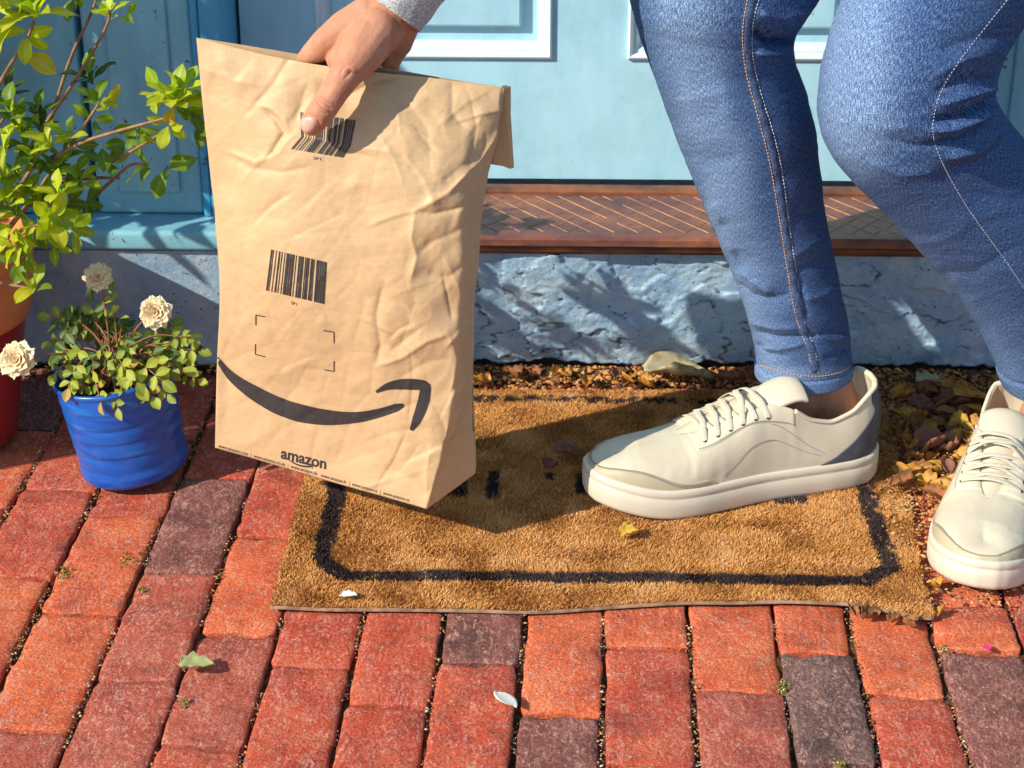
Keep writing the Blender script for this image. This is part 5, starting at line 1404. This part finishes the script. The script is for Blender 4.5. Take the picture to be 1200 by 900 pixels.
P = lathe([(.0685, .112), (.03, .116), (.001, .118)], pb, 60, tilt); link('soil', mesh('soil', P.reshape(-1, 3), grid_faces(3, 60, cv=True)), M_pots, rose)
RM = [leafmat('rose_leaf_fresh', (.28, .38, .02), (.42, .50, .04), (.40, .45, .12), .3, (.50, .16, .06), .42),
      leafmat('rose_leaf_green', (.14, .25, .015), (.26, .36, .03), (.28, .34, .09), .28, (.40, .12, .05), .42),
      leafmat('rose_leaf_deep', (.035, .085, .014), (.07, .14, .022), (.15, .2, .05), .22, None, .42),
      leafmat('rose_leaf_blush', (.36, .30, .04), (.48, .34, .06), (.5, .4, .12), .3, (.55, .14, .06), .42)]
RV = []
for k in range(3):
    for j, m_ in enumerate(RM):
        me = leaf_mesh('leaflet', 7, 5, .64, .10+.06*k, .1, .02, 1.05, k); me.materials.append(m_); RV.append((j, me))
M_rstem = simple('reddish_rose_stem', (.20, .10, .04), (.34, .12, .06), 40, .5, 60, 0)
hub = Vector(pb)+Vector((-.018, 0, .12))
cnt = 0
tips = []
rr = random.Random(11)
for i in range(42):
    a = rr.random()*6.283; rad = rr.random()**.5
    px_ = 140+rad*88*math.cos(a)-8; py_ = 408+rad*56*math.sin(a)*(1 if math.sin(a) > 0 else 1.0)
    dist = 1.97+.14*(.5-.5*math.sin(a))*.9+rr.uniform(-.01, .02)+.02*rad
    tips.append((px_, py_, dist, 0))
tips += [(118,470,1.97,1),(138,478,1.965,1),(80,455,1.98,1),(190,446,1.975,1),(222,395,2.03,1),(232,412,2.03,1),(214,432,2.02,1),(232,445,2.02,1),(196,462,1.99,1),(160,448,1.985,1),(178,465,1.985,1),(100,462,2.0,1),(88,440,2.0,1),(70,385,2.06,2),(60,372,2.08,2),(130,345,2.06,1),(108,356,2.07,2),(155,365,2.03,1),(92,468,1.99,1)]
for (px_, py_, dist, kk) in tips:
    if cnt > 292: break
    tip = Vector(at(px_, py_, dist)); base = hub+Vector((rr.uniform(-.03, .03), rr.uniform(-.03, .03), 0))
    up = (base+tip)/2+Vector((0, 0, .035))
    path = smooth_poly([base, up, tip], .006); mb = MB(); mb.tube(path, np.linspace(.0014, .0007, len(path)), 5)
    link('stem', mb.mesh('stem', True), M_rstem, rose)
    dv = (tip-up).normalized(); sz = 17.5/1010*rr.uniform(.8, 1.25)
    nrm_ = Vector((-.45, -.85, .6))+Vector((rr.uniform(-.5, .5), rr.uniform(-.3, .3), rr.uniform(-.4, .4))); nrm_.normalize()
    dv = (dv-nrm_*dv.dot(nrm_)*.8).normalized(); sdv = nrm_.cross(dv).normalized()
    for (along, ang) in [(0, 0), (-.55, 62), (-.55, -62), (-1.35, 72), (-1.35, -72)]:
        if cnt > 292: break
        d_ = dv*math.cos(RAD(ang))+sdv*math.sin(RAD(ang)); p_ = tip+dv*sz*along*.95
        tone = rr.choice([0, 1, 1, 0, 3] if kk == 1 else ([2, 2, 1] if kk == 2 else [0, 1, 1, 2, 0, 2]))
        place_leaf(rr.choice([m_ for j, m_ in RV if j == tone]), p_, d_, nrm_+Vector((rr.uniform(-.35, .35), rr.uniform(-.3, .3), rr.uniform(-.2, .3))), sz*(1.12 if ang == 0 else .95), rose, 'leaflet'); cnt += 1
print('rose leaflets', cnt)
M_petal, t, b = newmat('cream_petal'); v = coords(t)
a = N_(t, 'ShaderNodeAttribute', attribute_name='heart')
t.links.new(mix(t, a.outputs['Fac'], (1.0, .84, .56), (.98, .62, .24)), b.inputs['Base Color']); b.inputs['Roughness'].default_value = .55
b.inputs['Subsurface Weight'].default_value = .15; b.inputs['Subsurface Scale'].default_value = .004
tr = N_(t, 'ShaderNodeBsdfTranslucent'); tr.inputs[0].default_value = (.95, .80, .52, 1)
mx_ = N_(t, 'ShaderNodeMixShader'); mx_.inputs[0].default_value = .28; t.links.new(b.outputs[0], mx_.inputs[1]); t.links.new(tr.outputs[0], mx_.inputs[2]); t.links.new(mx_.outputs[0], t.nodes['Material Output'].inputs[0])
def petal(seed):
    r_ = random.Random(seed); t_ = np.linspace(0, 1, 7); w_ = np.linspace(-1, 1, 7); T, Wm = np.meshgrid(t_, w_, indexing='ij')
    hw = np.array([.10, .30, .42, .50, .50, .38, .10]); Y_ = Wm*hw[:, None]; X_ = T*(1-.10*Wm**2*T)+.06*np.sin(Wm*5+r_.random()*6)*T**3
    Z_ = .20*T**2.2+.20*Wm**2*hw[:, None]-.16*sst(T, .75, 1)+.02*np.sin(Wm*7+r_.random()*6)*T
    me = fast_mesh('petal', np.stack([X_, Y_, Z_], -1), grid_faces(7, 7), True, attr={'heart': 1-sst(T, .1, .7)}); me.materials.append(M_petal)
    return me
PM = [petal(k) for k in range(4)]
M_sepal = RM[1]
for (px_, py_, dist, dia, face) in [(115,325,2.055,36,(.25,-.75,.5)), (183,366,2.01,42,(.1,-.85,.35)), (22,422,1.985,47,(-.1,-.8,.5))]:
    c_ = Vector(at(px_, py_, dist)); k = depthpx(np.array(c_)); R0 = dia/2/k
    bl = bpy.data.objects.new('bloom', None); COL.objects.link(bl); bl.location = c_; bl.parent = rose; bl.matrix_parent_inverse = Matrix.Translation(rose.location).inverted()
    ax = Vector(face).normalized(); u = ax.orthogonal().normalized(); w_ = ax.cross(u)
    base = hub; path = smooth_poly([base, (base+c_)/2+Vector((0, .01, .02)), c_-ax*.004], .006)
    mb = MB(); mb.tube(path, .0013, 6); link('stem', mb.mesh('stem', True), M_rstem, rose)
    layers = [(9, 80, 1.0, 0), (9, 66, .92, .0015), (8, 52, .80, .003), (7, 38, .64, .0045), (5, 22, .48, .006), (4, 10, .34, .007)]
    for li, (n, op, ln, up_) in enumerate(layers):
        for i in range(n):
            a = 2*math.pi*(i+.37*li)/n+rr.uniform(-.12, .12); o_ = RAD(op+rr.uniform(-7, 7))
            rd = u*math.cos(a)+w_*math.sin(a); d_ = ax*math.cos(o_)+rd*math.sin(o_); nn = ax*math.sin(o_)-rd*math.cos(o_)
            place_leaf(rr.choice(PM), c_+ax*up_*.6, d_, nn, R0*ln*rr.uniform(.94, 1.08), bl, 'petal', .95)
    for i in range(5):
        a = 2*math.pi*i/5; rd = u*math.cos(a)+w_*math.sin(a); place_leaf(RV[1][1], c_-ax*.003, rd*.6-ax*.7, ax, R0*.6, bl, 'sepal')

# ================================================================== LOOSE LEAVES AND PETALS ON THE GROUND
def litter(name, label, cat, px_, py_, z, sizepx, ang, mat, shape='oval', curl=.25, group=None, wid=1.0, seed=0):
    r_ = np.random.default_rng(seed)
    p = gnd(px_, py_, z); k = depthpx(p); size = sizepx/k
    nl, nw = 13, 9; t_ = np.linspace(0, 1, nl); w_ = np.linspace(-1, 1, nw); T, Wm = np.meshgrid(t_, w_, indexing='ij')
    if shape == 'oval': hw = .25*np.sin(np.pi*t_**.9)**.6
    elif shape == 'broad': hw = .36*np.sin(np.pi*t_**.7)**.6*(1+.18*np.sin(t_*19))
    else: hw = .15*np.sin(np.pi*t_)**.8
    hw = np.maximum(hw, .01)*wid
    Y_ = Wm*hw[:, None]; X_ = T-.5+.05*r_.normal()*Wm
    Z_ = curl*(Wm**2*hw[:, None]*1.8+.25*(T-.5)**2)+curl*.22*fbm(T*3+seed, Wm*2, s=seed)
    ca_, sa_ = math.cos(RAD(ang)), math.sin(RAD(ang))
    V = np.stack([X_*ca_-Y_*sa_, X_*sa_+Y_*ca_, Z_-Z_.min()], -1)*size
    V = V.reshape(-1, 3); tx_, ty_ = r_.normal(0, .14), r_.normal(0, .14); V[:, 2] += V[:, 0]*tx_+V[:, 1]*ty_; V[:, 2] -= V[:, 2].min()
    me = fast_mesh(name, V, grid_faces(nl, nw), True, attr={'rib': (np.exp(-(Wm/.14)**2)*.6).ravel(), 'rim': sst(np.abs(Wm), .5, 1).ravel()})
    me.materials.append(mat); o = bpy.data.objects.new(name, me); COL.objects.link(o); o.location = p
    m_ = o.modifiers.new('thick', 'SOLIDIFY'); m_.thickness = .0004
    return tag(o, label, cat, group)
FL = [leafmat('dry_leaf_amber', (.52, .22, .03), (.72, .38, .06), (.5, .3, .1), .15, (.20, .08, .02), .5),
      leafmat('dry_leaf_brown', (.24, .09, .03), (.42, .17, .06), (.3, .16, .08), .1, (.08, .04, .02), .6),
      leafmat('dry_leaf_yellow', (.62, .38, .04), (.74, .52, .09), (.6, .5, .2), .2, (.35, .2, .04), .5),
      leafmat('dry_leaf_pale', (.55, .48, .28), (.66, .60, .40), (.6, .55, .35), .15, (.40, .28, .10), .5),
      leafmat('dry_leaf_mauve', (.20, .08, .05), (.32, .15, .10), (.25, .15, .12), .1, None, .6),
      leafmat('leaf_pale_green', (.34, .42, .14), (.48, .52, .24), (.55, .55, .3), .2, (.6, .35, .25), .5)]
M_white = simple('white_petal', (.80, .76, .66), (.86, .82, .74), 30, .5, 80, .1, .001, sss=.1)
M_pink = simple('magenta_petal', (.70, .02, .16), (.80, .04, .22), 30, .5, 80, .1, .001)
litter('fallen_leaf', 'pale green curled leaf lying alone on the red bricks', 'leaf', 231, 782, .003, 42, 12, FL[5], 'broad', .35, seed=2)
litter('fallen_petal', 'small white oval petal on the brick below the doormat', 'petal', 593, 823, .003, 27, -42, M_white, 'oval', .06, wid=1.7, seed=3)
litter('fallen_petal', 'tiny bright pink petal on the brick at the right', 'petal', 1157, 759, .003, 10, 0, M_pink, 'oval', .2, wid=1.6, seed=4)
litter('fallen_leaf', 'long cream and olive leaf lying against the foot of the blue plinth', 'leaf', 795, 447, .012, 84, 12, FL[3], 'narrow', .5, seed=5, wid=1.6)
litter('fallen_leaf', 'upright yellow green pointed leaf beside the right sneaker', 'leaf', 1121, 555, .008, 42, 62, FL[2], 'broad', .3, seed=6)
litter('fallen_leaf', 'pale grey green leaf beside the doormat right edge', 'leaf', 1083, 562, .008, 32, -10, FL[3], 'broad', .3, seed=7)
litter('fallen_leaf', 'large amber leaf near the top of the leaf litter', 'leaf', 1145, 472, .014, 54, 20, FL[0], 'broad', .2, seed=8)
litter('fallen_leaf', 'orange spade-shaped leaf in the leaf litter', 'leaf', 1074, 484, .012, 42, 35, FL[0], 'broad', .2, seed=9)
litter('fallen_leaf', 'cream leaf near the wall above the leaf litter', 'leaf', 1093, 451, .012, 38, 8, FL[3], 'broad', .4, seed=10)
litter('fallen_leaf', 'broad purple brown leaf beside the right sneaker laces', 'leaf', 1140, 522, .010, 52, 80, FL[4], 'broad', .15, seed=11)
litter('fallen_leaf', 'crumpled grey brown leaf in the middle of the leaf litter', 'leaf', 1091, 527, .014, 42, 15, FL[4], 'broad', .7, seed=12)
litter('fallen_leaf', 'yellow leaf with curled edge beside the heel of the left sneaker', 'leaf', 1066, 500, .012, 32, -30, FL[2], 'broad', .6, seed=13)
litter('fallen_leaf', 'dark maroon shrivelled leaf on the middle of the doormat', 'leaf', 646, 550, .013, 24, 50, FL[4], 'broad', .8, seed=14)
litter('fallen_leaf', 'reddish crumpled leaf on the doormat behind the maroon one', 'leaf', 668, 535, .013, 32, 0, FL[4], 'broad', .6, seed=15)
litter('fallen_leaf', 'small straw coloured leaf scrap in front of the sneaker toe', 'leaf', 738, 627, .013, 24, 20, FL[2], 'broad', .6, seed=16)
litter('fallen_petal', 'little white petal scrap on the lower left border of the doormat', 'petal', 408, 698, .013, 20, -8, M_white, 'broad', .2, seed=17)
rl = random.Random(21)
for k in range(84):
    a = rl.random(); px_ = 1048+rl.random()*120*(1-.35*a); py_ = 455+a*125
    ti = rl.choice([0, 0, 1, 1, 2, 4]); tn = ['amber', 'brown', 'golden yellow', '', 'purplish brown'][ti]
    litter('dry_leaf', 'small '+tn+' dry leaf in the litter between the doormat and the right sneaker', 'leaf', px_, py_, .006+rl.random()*.012, rl.uniform(16, 34), rl.uniform(0, 360), FL[ti], rl.choice(['broad', 'oval']), rl.uniform(.3, .9), (tn+' dry leaves beside the doormat').strip(), seed=30+k)
for k in range(16):
    px_ = rl.uniform(560, 880); litter('dry_leaf', 'small dry leaf scrap in the debris along the plinth', 'leaf', px_, rl.uniform(436, 452), .012, rl.uniform(12, 24), rl.uniform(0, 360), FL[rl.choice([0, 1, 1, 4])], 'broad', rl.uniform(.4, .9), 'leaf scraps along the plinth', seed=70+k)
for k, (px_, py_, s_) in enumerate([(1020, 724, 26), (1048, 728, 20), (1065, 733, 24), (1000, 718, 16), (1097, 720, 18), (1083, 700, 16), (1095, 688, 20)]):
    litter('dry_leaf', 'brown leaf crumb tucked under the right front corner of the doormat', 'leaf', px_, py_, .002, s_, rl.uniform(0, 360), FL[rl.choice([0, 1])], 'broad', .8, 'leaf crumbs at the doormat corner', seed=90+k)
